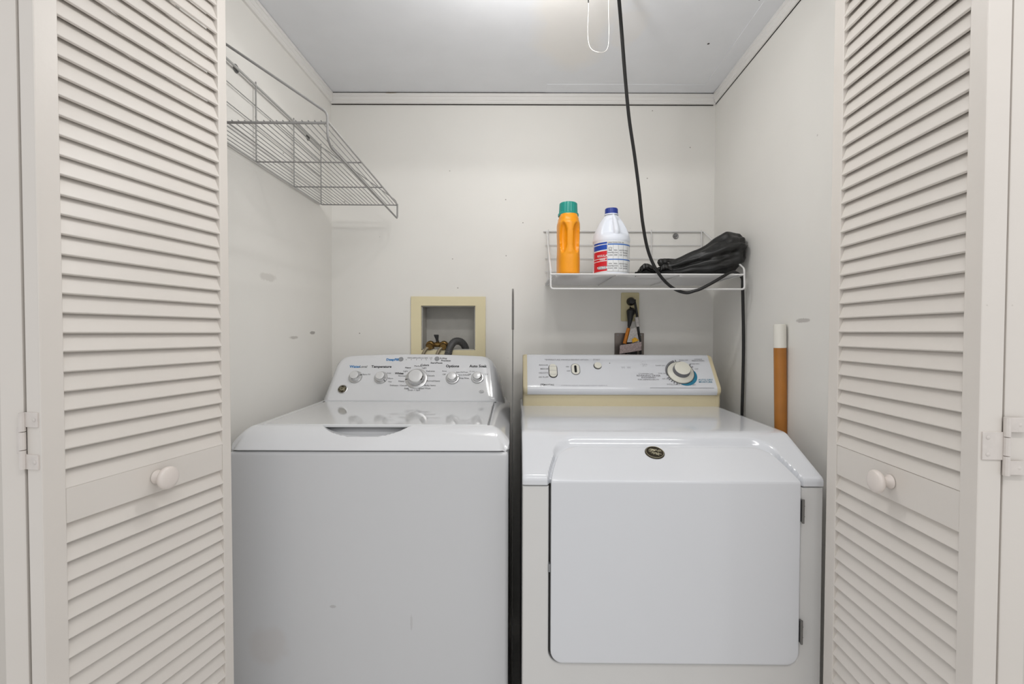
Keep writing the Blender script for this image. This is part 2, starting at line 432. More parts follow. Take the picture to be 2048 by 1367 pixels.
# hinges on the panel edges
def hinge(t, sg, zc, thick, gap, lead_tabs, piv_tabs):
    # local frame of the lead panel: edge is the plane x=0, y from 0 to sg*thick
    h = MB()
    z = zc-.015
    for z0, z1 in lead_tabs:
        y0, y1 = sorted((sg*.004, sg*(thick+gap*.3))); h.box(-.0022, .0005, y0, y1, z+z0, z+z1, .0009)
    for z0, z1 in piv_tabs:
        y0, y1 = sorted((sg*(thick+gap*.5), sg*(thick+gap+.027))); h.box(-.0026, .0005, y0, y1, z+z0, z+z1, .0009)
    o = h.build('hinge', 'hinge', t, local=True)
    q = MB(); zz = [-.042, -.0135, .0135, .042]
    for k in range(3):
        q.tube([(-.0035, sg*(thick+gap*.5), z+zz[k]+.0006), (-.0035, sg*(thick+gap*.5), z+zz[k+1]-.0006)], .0042, 10)
    q.build('hinge_barrel', 'hinge', o, local=True)
    q = MB()
    for tabs, yy in ((lead_tabs, thick*.35), (piv_tabs, thick+gap+.016)):
        for z0, z1 in tabs:
            zm = (z0+z1)/2
            for dz in ((-.3, .3) if z1-z0 > .03 else (0,)):
                q.lathe([(0, .0007), (.0022, .0005), (.003, 0)], 10, frame((-.0024, sg*yy, z+zm+dz*(z1-z0)), (0, 0, 1), (-1, 0, 0)), cap=False)
    q.build('hinge_screws', 'hinge', o, local=True, kind='stuff')
hz1 = at(55, 882, .702).z; hz3 = at(1990, 890, .69).z
hinge(d1, 1, hz1, .028, .0045, ((-.042, -.020), (.020, .042)), ((-.020, .020),))
hinge(d3, -1, hz3, .0325, .0055, ((-.020, .020),), ((-.041, -.021), (.020, .041)))

# ================================================================== WASHER
WX0, WX1 = -.703, -.006
wd = thing('washing_machine', 'white top-load washing machine left of the dryer, five round knobs on its rounded console', 'washing machine', (WX0, 1.185, 0))
FY = 1.187; BY = 1.875
q = MB(); q.box(WX0+.002, WX1-.002, FY, BY, .02, .8855, .010, 3); q.build('cabinet', 'enamelp', wd)
MB().box(WX0+.012, WX1-.012, FY+.012, BY-.01, .88, .892).build('seam_shade_fill', 'gap', wd)  # dark filler that paints the shade inside the open seam
for fx in (WX0+.05, WX1-.05):
    for fy in (FY+.06, BY-.06):
        MB().lathe([(.0, 0), (.02, 0), (.02, .012), (.008, .016), (.008, .03), (0, .03)], 14, Matrix.Translation((fx, fy, 0)), cap=False).build('foot', 'black', wd)
# top module as a relief surface
LX0, LX1, LY0, LY1 = -.645, -.058, 1.249, 1.662
def ztop(x, y):
    tF = min(1, max(0, (y-FY)/.062)); dF = .050*(1-tF)**1.7
    tl = min(1, max(0, (x-WX0)/.042)); trr = min(1, max(0, (WX1-x)/.048))
    dS = .034*((1-tl)**1.8+(1-trr)**1.8)
    z = .9405 - (dF**2.2+dS**2.2)**(1/2.2)
    # handle scoop under the front edge of the lid
    dx = abs(x+.375)
    rr = (dx/.118)**2.4 + (max(0, 1.266-y)/.056)**2.4
    if rr < 1 and y < 1.268:
        g = (1-rr)**.75; z -= .029*g*min(1, (1.268-y)/.014)
    return z
xs = sorted(set([round(WX0+(WX1-WX0)*k/150, 5) for k in range(151)] + [WX0+.001, WX0+.003, WX1-.001, WX1-.003] + [LX0-.0008, LX0+.0008, LX1-.0008, LX1+.0008]))
ys = sorted(set([FY+.0005, FY+.0015, FY+.003] + [FY+(1.30-FY)*k/44 for k in range(45)] + [1.30+(BY-1.30)*k/30 for k in range(31)] + [LY0-.0008, LY0+.0008, LY1-.0008, LY1+.0008]))
q = MB(); nx, ny = len(xs), len(ys)
P = []
for y in ys:
    for x in xs:
        z = ztop(x, y)
        if LX0 < x < LX1 and LY0 < y < LY1: z = min(z, .9405)-.010
        # round the vertical plan corners
        xx, yy = x, y
        r = .03
        for cx, sx in ((WX0+r, -1), (WX1-r, 1)):
            if (x-cx)*sx > 0 and y < FY+r:
                u_, v_ = (x-cx)*sx, (FY+r-y); m_ = max(u_, v_); h_ = math.hypot(u_, v_)
                if h_ > 0: k_ = m_/h_; xx = cx+sx*u_*k_; yy = FY+r-v_*k_
        P.append(Vector((xx, yy, z)))
F = []
for j in range(ny-1):
    for i in range(nx-1): F.append([j*nx+i, j*nx+i+1, (j+1)*nx+i+1, (j+1)*nx+i])
bd = [i for i in range(nx)] + [j*nx+nx-1 for j in range(1, ny)] + [(ny-1)*nx+i for i in range(nx-2, -1, -1)] + [j*nx for j in range(ny-2, 0, -1)]
base = len(P)
for i in bd: P.append(Vector((P[i].x, P[i].y, .8885)))
nb = len(bd)
for k in range(nb): F.append([bd[k], bd[(k+1) % nb], base+(k+1) % nb, base+k])
F.append([base+k for k in range(nb)][::-1])
q.add(P, F); q.build('top_cover', 'enamel', wd, smooth=40, wn=False)
# lid
q = MB()
q.box(LX0+.003, LX1-.004, LY0-.004, LY1-.003, .934, .9425, .003, 3)
ld = q.build('lid', 'lid', wd)
MB().box(LX0+.02, LX1-.02, LY0+.010, LY1-.01, .9315, .9345).build('lid_slit_shade', 'dark', ld)  # black sheet painting the shade in the slit below the white lid
# hinge pins at the back of the lid
for x in (LX0-.001, LX1+.001): MB().lathe([(0, .001), (.004, .001), (.004, 0)], 10, Matrix.Translation((x, LY1-.004, .9408)), cap=False).build('hinge_pin', 'dark', wd)

# console loft
CXC = -.350
FB = Vector((0, 1.668, .943)); FT = Vector((0, 1.770, 1.098))
fu = (FT-FB); HL = fu.length; fu = fu/HL; fn = Vector((0, -fu.z, fu.y)).normalized()
def cons_ring(hb, ht, top, rc, bot, N=26, arch=.007):
    """half outline in (x,h), h along the slanted face 0..HL"""
    P = []
    half = []
    # straight side from bottom to the corner start, then arc, then arched top
    n1, n2, n3 = 8, 10, 10
    c0 = Vector((hb, bot)); c1 = Vector((ht, top)); c2 = Vector((0, top+arch))
    dside = (c1-c0).normalized(); s1 = c1-dside*rc
    for k in range(n1): half.append(c0.lerp(s1, k/n1))
    e = c1+(Vector((-1, 0)))*rc
    for k in range(n2):
        t = k/n2; half.append(s1*(1-t)**2+c1*2*t*(1-t)+e*t*t)
    for k in range(n3+1):
        t = k/n3; x = e.x*(1-t); half.append(Vector((x, top+arch*(1-(x/e.x)**2))))
    full = [Vector((-p.x, p.y)) for p in half] + half[::-1][1:]
    return full
def cons(full, off, push=0.0, vert=None):
    out = []
    for p in full:
        if vert is None:
            c = FB + fu*p.y + fn*off; out.append(Vector((CXC+p.x, c.y, c.z)))
        else:
            c = FB + fu*p.y; out.append(Vector((CXC+p.x, vert, c.z)))
    return out
R = [cons(cons_ring(.270, .235, HL-.022, .030, .004), 0.0),
     cons(cons_ring(.288, .262, HL-.008, .040, .0005), -.0006),
     cons(cons_ring(.296, .274, HL-.002, .046, -.002), -.004),
     cons(cons_ring(.306, .283, HL+.0015, .052, -.004), -.013),
     cons(cons_ring(.322, .289, HL+.002, .060, -.006), -.034)]
fo = cons_ring(.333, .297, HL+.001, .072, -.014)
m1 = []
for p in fo:
    c = FB + fu*p.y + fn*(-.062); m1.append(Vector((CXC+p.x, min(c.y, 1.86), c.z+.004 if p.y > HL*.8 else c.z)))
R.append(m1)
R.append([Vector((v.x, max(v.y, 1.873), v.z-.010)) for v in m1])
# bring bottoms to the top cover level
for r_ in R[3:]:
    for v in r_:
        if v.z < .935: v.z = .904
cs = MB().loft(R).build('console', 'enamel', wd, smooth=60)
def wf(px, py, off=0.0):
    """point on the slanted washer console face seen through a pixel"""
    d = CM.to_3x3() @ Vector(((px-1024)/FPX, -(py-683.5)/FPX, -1)); o = Vector((0, 0, CZ))
    t = (FB-o).dot(fn)/d.dot(fn); return o+d*t+fn*off
def wframe(px, py, off=0.0, rot=0.0):
    p = wf(px, py, off)
    return frame(p, (math.cos(rot), 0, 0), fn)
def knob(px, py, r, pr, cap, rot):
    fr = wframe(px, py)
    MB().lathe([(0, 0), (r*1.30, 0), (r*1.30, .002), (r*1.22, .004), (r*1.12, .0045), (r*1.08, .0055)], 36, fr, cap=False)
    k = MB().lathe([(0, 0), (r*1.28, 0), (r*1.28, .0022), (r*1.2, .004), (r*1.05, .0045), (0, .0045)], 40, fr, cap=False).build('knob', 'silver', wd, smooth=40)
    MB().lathe([(r*1.0, .004), (r*.97, pr*.55), (r*.90, pr*.82), (r*.80, pr-.001), (r*.78, pr)], 40, fr, cap=False).build('knob_barrel', 'chrome', k, smooth=50)
    MB().lathe([(r*.78, pr), (r*.74, pr+.0008), (r*.4, pr+.0016), (0, pr+.002)], 40, fr, cap=False).build('knob_cap', 'knobtop', k, smooth=60)
    a = rot
    q = MB().box(-.0012, .0012, r*1.02, r*1.27, .0035, .0052); q.v = [fr @ (Matrix.Rotation(a, 4, 'Z') @ v) for v in q.v]
    q.build('knob_pointer', 'dark', k)
    # grip ridge across the knob
    q = MB().box(-r*.10, r*.10, -r*.72, r*.72, pr-.001, pr+.0032, .0012); q.v = [fr @ (Matrix.Rotation(a, 4, 'Z') @ v) for v in q.v]
for px, py, r, pr, a in ((711, 754, .0205, .020, -1.2), (762, 755, .0205, .020, -2.3), (833, 757, .0335, .024, 1.7), (905, 756, .0205, .020, -1.4), (955, 755, .0195, .020, 0.2)):
    knob(px, py, r*.92, pr, True, a)
for px, py in ((802, 718), (874, 717)):
    MB().lathe([(0, 0), (.0088, 0), (.0088, .0015), (.0082, .0022), (0, .0025)], 24, wframe(px, py), cap=False).build('button', 'greybtn', wd)
# badge
fr = wframe(685, 778)
bd_ = MB().lathe([(.0175, 0), (.0175, .001), (.016, .002), (.0145, .0022), (.0145, .0016)], 32, fr, cap=False).build('badge', 'silver', wd)
MB().lathe([(0, .0017), (.0145, .0017)], 32, fr, cap=False).build('badge_face', 'bronze', bd_)
q = MB(); q.join(text('GE', .016, .03), fr @ Matrix.Translation((0, 0, .0021)))
for a in range(4):
    an = a*PI/2+.4; q.tube([fr @ Vector((.0115*math.cos(an+t*.12), .0115*math.sin(an+t*.12), .0019)) for t in range(9)], .0006, 5)
q.build('badge_monogram', 'bronzel', bd_, kind='stuff')
# lettering
def wtext(items, m):
    q = MB()
    for s, px, py, sz, bold in items:
        q.join(text(s, sz, bold), wframe(px, py, .0007))
    return q.build('lettering', m, wd, smooth=0, kind='stuff')
wtext([('Water', 718-8, 733, .0145, .03), ('DeepFill', 785, 719, .0135, .04)], 'blue')
wtext([('Level', 727, 733, .0135, .0), ('Temperature', 763, 733, .0135, .03), ('Options', 905, 732, .0145, .035), ('Auto Soak', 956, 732, .0145, .035),
       ('Whites', 798.5, 746.5, .0105, .04), ('Colors', 849.5, 730, .011, .03),
       ('5-Way', 887, 716.5, .0095, .02), ('Precision', 892, 721, .0095, .02), ('Start/Pause', 873, 725.5, .0095, .02),
       ('Heavy', 816, 735, .0085, .02), ('Medium', 836, 731.8, .0085, .0), ('Light', 811, 742, .0085, .0), ('Normal', 804, 751.5, .0085, .0), ('Heavy', 803, 762, .0085, .01),
       ('Delicates / Casuals', 797, 770.5, .008, .0), ('Soak', 813, 776.5, .0085, .01), ('Drain + Spin', 828, 780, .0085, .0), ('Speed Wash', 849, 776.5, .0085, .0),
       ('Bulky Items', 860, 770.5, .0085, .0), ('Normal/Heavy', 866, 761.5, .0085, .0), ('Casuals', 862, 751, .0085, .0), ('Delicates', 861, 742, .0085, .0), ('Light', 848.5, 735.5, .0085, .0),
       ('Extra Fill', 733, 748.5, .0078, .0), ('Cold', 778, 746, .0075, .0), ('Warm', 781, 756.5, .0075, .0), ('Hot', 780, 763, .0075, .0),
       ('Rinse', 889, 742, .0075, .0), ('Off', 888, 748.5, .0085, .0), ('Stain PreTreat', 924, 744, .0072, .0), ('Fabric Softener', 927, 749.5, .0072, .0), ('Deep Rinse', 928, 756, .0075, .01),
       ('15 min', 944, 742.5, .0072, .0), ('Off', 938.5, 748.5, .0085, .0), ('2 hr', 973, 748, .0075, .0),
       ('Fill/Soak', 822, 715.5, .0075, .0), ('Wash', 833, 715.5, .0078, .0), ('Rinse', 843, 715.5, .0078, .0), ('Spin', 852.5, 715.5, .0078, .0), ('Lid', 862, 715.5, .0078, .0)], 'ink')
q = MB()
for px in (812.5, 822.5, 833, 843, 852.5, 862): q.lathe([(.0012, 0), (.0012, .0009), (0, .001)], 8, wframe(px, 719), cap=False)
q.lathe([(.0024, 0), (.0024, .0006), (0, .0007)], 12, wframe(854, 760.5), cap=False)
q.build('indicator_lights', 'ink', wd, kind='stuff')
q = MB(); fr = wframe(963, 783, .0006)
q.tube([fr @ Vector((.008*math.cos(a), .0055*math.sin(a), 0)) for a in [2*PI*k/24 for k in range(24)]], .0005, 5, closed=True)
q.join(text('he', .009, .02), fr); q.build('efficiency_mark', 'inkg', wd, smooth=0, kind='stuff')

# ================================================================== DRYER
DW = .688
RZ = -.010
dryer_org = (.0245, 1.098, 0)
dm = Matrix.Translation(dryer_org) @ Matrix.Rotation(RZ, 4, 'Z')
dy = thing('clothes_dryer', 'white front-load clothes dryer with cream-trimmed console, right of the washer', 'clothes dryer', mtx=dm)
def dadd(mb, name, m, par=None, **k): return mb.build(name, m, par or dy, local=True, **k)
DEP = .745
q = MB(); q.box(.001, DW-.001, .030, DEP, .02, .8285, .004)
q.box(.001, .004, .012, .04, .02, .8285); dadd(q, 'cabinet', 'dryerp', smooth=30)
# door opening numbers (local coordinates)
DX0, DX1 = .0655, .6320
DZ0 = .4225; RC = .028
fz = Matrix(((1, 0, 0, 0), (0, 0, -1, 0), (0, 1, 0, 0), (0, 0, 0, 1)))    # plate xy -> xz plane, normal -> -y
fm = frame((0, 0, 0), (1, 0, 0), (0, -1, 0))
hole = rrect(DX0-.0045, DX1+.0045, DZ0-.0045, .95, RC+.004, 8)
hole = [(x, min(z, .8284)) for x, z in hole]
hole2 = []
for p in hole:
    if not hole2 or (abs(p[0]-hole2[-1][0])+abs(p[1]-hole2[-1][1])) > 1e-5: hole2.append(p)
# front frame as one notched plate
outer = [(.001, .02), (DW-.001, .02), (DW-.001, .8285), (DX1+.0045, .8285)]
notch = [(DX1+.0045, DZ0+RC)] + [(DX1+.0045-(RC)+(RC)*math.cos(a), DZ0-.0045+RC-(RC)*math.sin(a)) for a in [PI/2*k/8 for k in range(9)]] + \
        [(DX0-.0045+RC-(RC)*math.sin(a), DZ0-.0045+RC-(RC)*math.cos(a)) for a in [PI/2*k/8 for k in range(9)]] + [(DX0-.0045, .8285)]
loop = outer+notch+[(.001, .8285)]
q = plate([loop], .026, .0035, 3)
q.v = [fm @ Vector((v.x, v.y, v.z-.006)) for v in q.v]
dadd(q, 'front_frame', 'dryerp', smooth=40)
MB().box(.03, DW-.03, .028, .031, .40, .8284)
q = MB(); q.box(.055, .64, .024, .029, .40, .83); dadd(q, 'door_cavity', 'cavity')
# top shell along a profile (y,z): vertical lip, slant, flat top
VP = [(.002, .8310), (.002, .8430), (.004, .8485), (.009, .8535), (.150, .9195), (.158, .9225), (.168, .9242), (.185, .9250), (DEP, .9270)]
def vpath(V):
    L = [0]
    for a, c in zip(V, V[1:]): L.append(L[-1]+math.hypot(c[0]-a[0], c[1]-a[1]))
    return L
VL = vpath(VP)
def vat(s):
    s = max(0, min(VL[-1], s))
    for k in range(len(VP)-1):
        if s <= VL[k+1] or k == len(VP)-2:
            t = (s-VL[k])/(VL[k+1]-VL[k]); a, c = VP[k], VP[k+1]
            return Vector((a[0]+(c[0]-a[0])*t, a[1]+(c[1]-a[1])*t))
def vn(s):
    a, c = vat(s-.004), vat(s+.004); d = (c-a).normalized(); return Vector((-d.y, d.x))
# door outline on the slant: s-coordinate on the shell; bounds narrow upward
S_TOP = .012+.006+.0071+.1180     # arc position of the door's top edge
S_B = .018
def hb(s):
    """left/right bounds of the door at shell arc position s"""
    t = min(1, max(0, (s-S_B)/(S_TOP-S_B)))
    e = t**1.35
    return DX0+.034*e, DX1-.026*e
def dsdf(x, s, grow):
    t0, t1 = hb(s); cx = (t0+t1)/2; hw = (t1-t0)/2+grow
    r = .040
    dx = abs(x-cx)-(hw-r); ds = (s-(S_TOP+grow-r))
    return math.hypot(max(dx, 0), max(ds, 0))+min(max(dx, ds), 0)-r
xs = [DW*k/230 for k in range(231)]; xs[1] = .0008; xs[2] = .0022; xs[3] = .0045; xs[-2] = DW-.0008; xs[-3] = DW-.0022; xs[-4] = DW-.0045
ss = sorted(set([VL[0]+.0006, VL[0]+.002] + [.21*k/110 for k in range(111)] + [.21+(VL[-1]-.21)*k/14 for k in range(15)]))
P = []; nx = len(xs); ny = len(ss)
for s in ss:
    c = vat(s); n = vn(s)
    for x in xs:
        off = 0
        e = min(x, DW-x)
        if e < .006: off -= .006-math.sqrt(max(0, .006**2-(.006-e)**2))
        if s < .0025: off -= .0025-math.sqrt(max(0, .0025**2-(.0025-s)**2))
        dd = dsdf(x, s, .0035)
        wtop = min(1, max(0, (s-(S_TOP-.045))/.045))
        wd_ = .0035+.0200*wtop
        g = min(1, max(0, (wd_-dd)/wd_)) ; g = g*g*(3-2*g)
        off -= .0135*g
        P.append(Vector((x, c.x-0, c.y)) + Vector((0, n.x, n.y))*off)
F = []
for j in range(ny-1):
    for i in range(nx-1): F.append([j*nx+i, j*nx+i+1, (j+1)*nx+i+1, (j+1)*nx+i])
bdi = [i for i in range(nx)] + [j*nx+nx-1 for j in range(1, ny)] + [(ny-1)*nx+i for i in range(nx-2, -1, -1)] + [j*nx for j in range(ny-2, 0, -1)]
base = len(P)
for i in bdi:
    v = P[i]; P.append(Vector((v.x, v.y+(.02 if i < nx else 0), min(v.z, .8305))))
nb = len(bdi)
for k in range(nb): F.append([bdi[k], bdi[(k+1) % nb], base+(k+1) % nb, base+k])
F.append([base+k for k in range(nb)][::-1])
dadd(MB().add(P, F), 'top_cover', 'dryer', smooth=50, wn=False)
q = MB().box(.008, DW-.008, .012, DEP-.01, .826, .832); dadd(q, 'seam_shade_fill', 'gap')  # dark block standing for shade in the slit under the top cover
# door: bent sheet following front plane then slant
DVP = [(-.003, DZ0), (-.003, .8395), (-.0018, .8435), (.0015, .8465), (.150, .9157)]
DL = vpath(DVP)
def dat(s):
    s = max(0, min(DL[-1], s))
    for k in range(len(DVP)-1):
        if s <= DL[k+1]:
            t = (s-DL[k])/(DL[k+1]-DL[k]); a, c = DVP[k], DVP[k+1]; return Vector((a[0]+(c[0]-a[0])*t, a[1]+(c[1]-a[1])*t))
    return Vector(DVP[-1])
def dn(s):
    a, c = dat(s-.003), dat(s+.003); d = (c-a).normalized(); return Vector((-d.y, d.x))
s_bend = DL[1]; s_end = DL[3]+.1180
rt = .036
def dbound(s, g=0.0):
    # bottom corners
    x0, x1 = DX0, DX1
    if s < RC: i_ = RC-math.sqrt(max(0, RC*RC-(RC-s)**2)); x0 += i_; x1 -= i_
    if s > s_bend:
        t = (s-s_bend)/(s_end-s_bend); e = t**1.35; x0 += .034*e; x1 -= .026*e
        if s > s_end-rt: i_ = rt-math.sqrt(max(0, rt*rt-(s-(s_end-rt))**2)); x0 += i_; x1 -= i_
    return x0+g, x1-g
srows = [RC*(1-math.cos(PI/2*k/8)) for k in range(8)] + [RC+(s_bend-RC)*k/16 for k in range(17)] + [s_bend+(DL[3]-s_bend)*k/6 for k in range(1, 7)] + \
        [DL[3]+(s_end-rt-DL[3])*k/10 for k in range(1, 11)] + [s_end-rt+rt*math.sin(PI/2*k/10) for k in range(1, 11)]
NC = 24
def dlayer(off, g):
    out = []
    for s in srows:
        x0, x1 = dbound(s, 0)
        sc = g+(s_end-2*g)*s/s_end; c = dat(sc); n = dn(sc)
        x0 += g; x1 -= g
        for k in range(NC+1):
            x = x0+(x1-x0)*k/NC; out.append(Vector((x, c.x+n.x*off, c.y+n.y*off)))
    return out
lay = [dlayer(-.018, 0), dlayer(-.0035, 0), dlayer(-.0012, .0008), dlayer(0, .0032)]
nr_ = len(srows); nc = NC+1; tot = nr_*nc
P = [p for l in lay for p in l]; F = []
for lk, flip in ((0, True), (3, False)):
    for j in range(nr_-1):
        for i in range(NC): F.append([lk*tot+j*nc+i, lk*tot+j*nc+i+1, lk*tot+(j+1)*nc+i+1, lk*tot+(j+1)*nc+i])
bd2 = [i for i in range(nc)] + [j*nc+nc-1 for j in range(1, nr_)] + [(nr_-1)*nc+i for i in range(nc-2, -1, -1)] + [j*nc for j in range(nr_-2, 0, -1)]
for lk in range(3):
    for k in range(len(bd2)):
        a, c = bd2[k], bd2[(k+1) % len(bd2)]; F.append([lk*tot+a, lk*tot+c, (lk+1)*tot+c, (lk+1)*tot+a])
ddoor = dadd(MB().add(P, F), 'door', 'dryer', smooth=40)
# oval badge on the slanted part of the door
sb = DL[3]+.094; c = dat(sb); n = dn(sb)
brg = frame((.3255, c.x, c.y), (1, 0, 0), (0, n.x, n.y)) @ Matrix.Rotation(-.12, 4, 'Z')
b1 = dadd(MB().lathe([(0, 0), (.0235, 0), (.0235, .0018), (.0222, .003), (.0205, .0032), (.0198, .0022), (0, .0022)], 40, brg, cap=False), 'badge', 'bronze', ddoor)
q = MB(); q.tube([brg @ Vector((.0212*math.cos(a), .0212*math.sin(a), .003)) for a in [2*PI*k/32 for k in range(32)]], .0007, 5, closed=True)
for k in range(26):
    x = random.uniform(-.0125, .0125); y = random.uniform(-.010, .010); a = random.uniform(-.9, .9); l = random.uniform(.002, .006)
    q.tube([brg @ Vector((x-l*math.cos(a), y-l*math.sin(a), .0024)), brg @ Vector((x, y+.0008, .0030)), brg @ Vector((x+l*math.cos(a), y+l*math.sin(a), .0024))], .0008, 5)
dadd(q, 'badge_relief', 'bronzel', ddoor, kind='stuff')
# door hinges visible in the right-hand gap
for z0 in (.752, .475):
    q = MB(); q.box(DX1+.0015, DX1+.0080, -.0030, .020, z0, z0+.050, .0008)
    h = dadd(q, 'hinge', 'screw')
    q = MB(); q.tube([(DX1+.0045, -.0035, z0-.002), (DX1+.0045, -.0035, z0+.052)], .0028, 10)
    q.box(DX1+.0040, DX1+.0084, -.0036, .0, z0+.012, z0+.014); q.box(DX1+.0040, DX1+.0084, -.0036, .0, z0+.036, z0+.038)
    dadd(q, 'hinge_pin', 'sheet', h)
# small latch in the left gap
dadd(MB().box(DX0-.005, DX0-.0005, .004, .02, .630, .648, .0006), 'latch', 'greybtn')
# toe feet
for fx in (.05, DW-.05):
    for fy in (.07, DEP-.06):
        dadd(MB().lathe([(0, 0), (.02, 0), (.02, .012), (.008, .016), (.008, .03), (0, .03)], 14, Matrix.Translation((fx, fy, 0)), cap=False), 'foot', 'black')

# console: cream body with white face
PB = [(.577, .926), (.577, .962), (.570, .970), (.5665, .978), (.5675, .988), (.572, .996), (.655, 1.094), (.662, 1.0985), (.672, 1.100), (.700, 1.100), (.716, 1.095), (.735, 1.06), (.740, .926)]
q = MB(); q.loft([[Vector((x, y, z)) for y, z in PB] for x in (.006, .010)])
def endcap(x0, x1, s):
    e = MB(); rings = []
    cxm = sum(p[0] for p in PB)/len(PB); czm = sum(p[1] for p in PB)/len(PB)
    for k, (x, sc) in enumerate(((x0, .955), (x0+s*.0015, .975), (x0+s*.004, .992), (x0+s*.008, 1.0), (x1, 1.0))):
        rings.append([Vector((x, cxm+(y-cxm)*sc, (czm+(z-czm)*sc) if z > .93 else z)) for y, z in PB])
    return e.loft(rings)
dadd(endcap(.0085, .024, 1), 'end_cap', 'cream', smooth=40)
dadd(endcap(DW+.002, DW-.012, -1), 'end_cap', 'cream', smooth=40)
BW = [(.5785, .926), (.5785, .9655), (.60, .97), (.72, 1.05), (.738, .926)]
dadd(MB().loft([[Vector((x, y, z)) for y, z in BW] for x in (.022, DW-.011)]), 'console_base', 'cream', smooth=30)
PW = [(.573, .9665), (.5695, .9705), (.5660, .978), (.5662, .9865), (.5690, .9935), (.573, .9985), (.655, 1.0955), (.6615, 1.0995), (.671, 1.101), (.702, 1.101), (.716, 1.096), (.716, 1.06), (.60, .967)]
dadd(MB().loft([[Vector((x, y, z)) for y, z in PW] for x in (.0235, DW-.0115)]), 'console_face', 'dryer', smooth=38)
A0 = dm @ Vector((.3, .573, .9985)); A1 = dm @ Vector((.3, .655, 1.0955)); AX = (dm.to_3x3() @ Vector((1, 0, 0)))
av = (A1-A0).normalized(); an_ = AX.cross(av).normalized()
def dface(px, py, off=0.0):
    d = CM.to_3x3() @ Vector(((px-1024)/FPX, -(py-683.5)/FPX, -1)); o = Vector((0, 0, CZ))
    t = (A0-o).dot(an_)/d.dot(an_); return o+d*t+an_*off
def dframe(px, py, off=0.0): return frame(dface(px, py, off), AX, an_)
# timer dial
fr = dframe(1361, 745)
dial = MB().lathe([(0, 0), (.046, 0), (.046, .002), (.0445, .0045), (.043, .005), (.036, .0085), (.031, .012), (.030, .0125)], 48, fr, cap=False).build('timer_dial', 'whiteplas', dy, smooth=50)
MB().lathe([(.0465, 0), (.0480, 0), (.0480, .0014), (.0465, .0014)], 48, fr, cap=False).build('dial_ring', 'ink', dial)
MB().lathe([(.031, .006), (.0295, .010), (.0285, .026), (.0275, .0285)], 40, fr, cap=False).build('dial_grip', 'inkg', dial, smooth=50)
MB().lathe([(.0275, .0283), (.0262, .0305), (.012, .0318), (0, .032)], 40, fr, cap=False).build('dial_cap', 'whiteplas', dial, smooth=60)
def arc(fr, r0, r1, a0, a1, z, n=24):
    q = MB(); P = []; F = []
    for k in range(n+1):
        a = math.radians(a0+(a1-a0)*k/n); t = k/n
        ra = r1 if not callable(r1) else r1(t)
        P += [fr @ Vector((r0*math.cos(a), r0*math.sin(a), z)), fr @ Vector((ra*math.cos(a), ra*math.sin(a), z))]
    for k in range(n): F.append([2*k, 2*k+1, 2*k+3, 2*k+2])
    return q.add(P, F)
arc(fr, .0482, lambda t: .0482+.011*math.sin(PI*min(1, t*1.0))**.6, -100, 10, .0008).build('dial_scale', 'teal', dial, smooth=0, label='teal scale band')
q = arc(fr, .0484, lambda t: .052+.004*t, 195, 105, .0008)
q.join(arc(fr, .0484, .0505, 85, 30, .0008))
for a in (98, 40, 28, 205, 214, 224, 234, 245):
    q.join(arc(fr, .0490, .0560, a-2.2, a+2.2, .0009, 3))
q.build('dial_scale', 'inkg', dial, smooth=0, label='grey scale band')
# buttons
def pill(px, py, w_, h_, z, m, name, par=None, th=.003):
    q = plate([rrect(-w_/2, w_/2, -h_/2, h_/2, min(w_, h_)/2-.0001, 8)], th, .0006, 2)
    q.v = [dframe(px, py) @ Vector((v.x, v.y, v.z+z)) for v in q.v]
    return q.build(name, m, par or dy, smooth=40)
r1 = pill(1106, 741.5, .0315, .060, .0008, 'ink', 'button_surround')
pb = pill(1106, 741, .0265, .055, .0035, 'whiteplas', 'rocker_button', th=.004)
for yy in (733, 741, 749): pill(1106, yy, .0262, .0008, .0040, 'inkl', 'button_groove', pb, th=.001)
pill(1151, 738, .0325, .0500, .0008, 'inkg', 'button_surround')
s2 = pill(1151, 738, .028, .0450, .0024, 'whiteplas', 'slide_switch', th=.003)
pill(1151, 738, .0085, .031, .0030, 'dark', 'switch_slot', s2, th=.002)
pill(1195, 731.5, .0290, .0290, .0008, 'ink', 'button_surround')
pill(1195.5, 731, .0255, .0255, .0050, 'whiteplas', 'start_button', th=.005)
q = MB().lathe([(.0016, 0), (.0014, .0006), (0, .0007)], 10, dframe(1219.5, 726), cap=False); q.build('indicator_light', 'ink', dy)
def dtext(items, m, name='lettering'):
    q = MB()
    for s, px, py, sz, bold in items: q.join(text(s, sz, bold), dframe(px, py, .0007))
    return q.build(name, m, dy, smooth=0, kind='stuff')
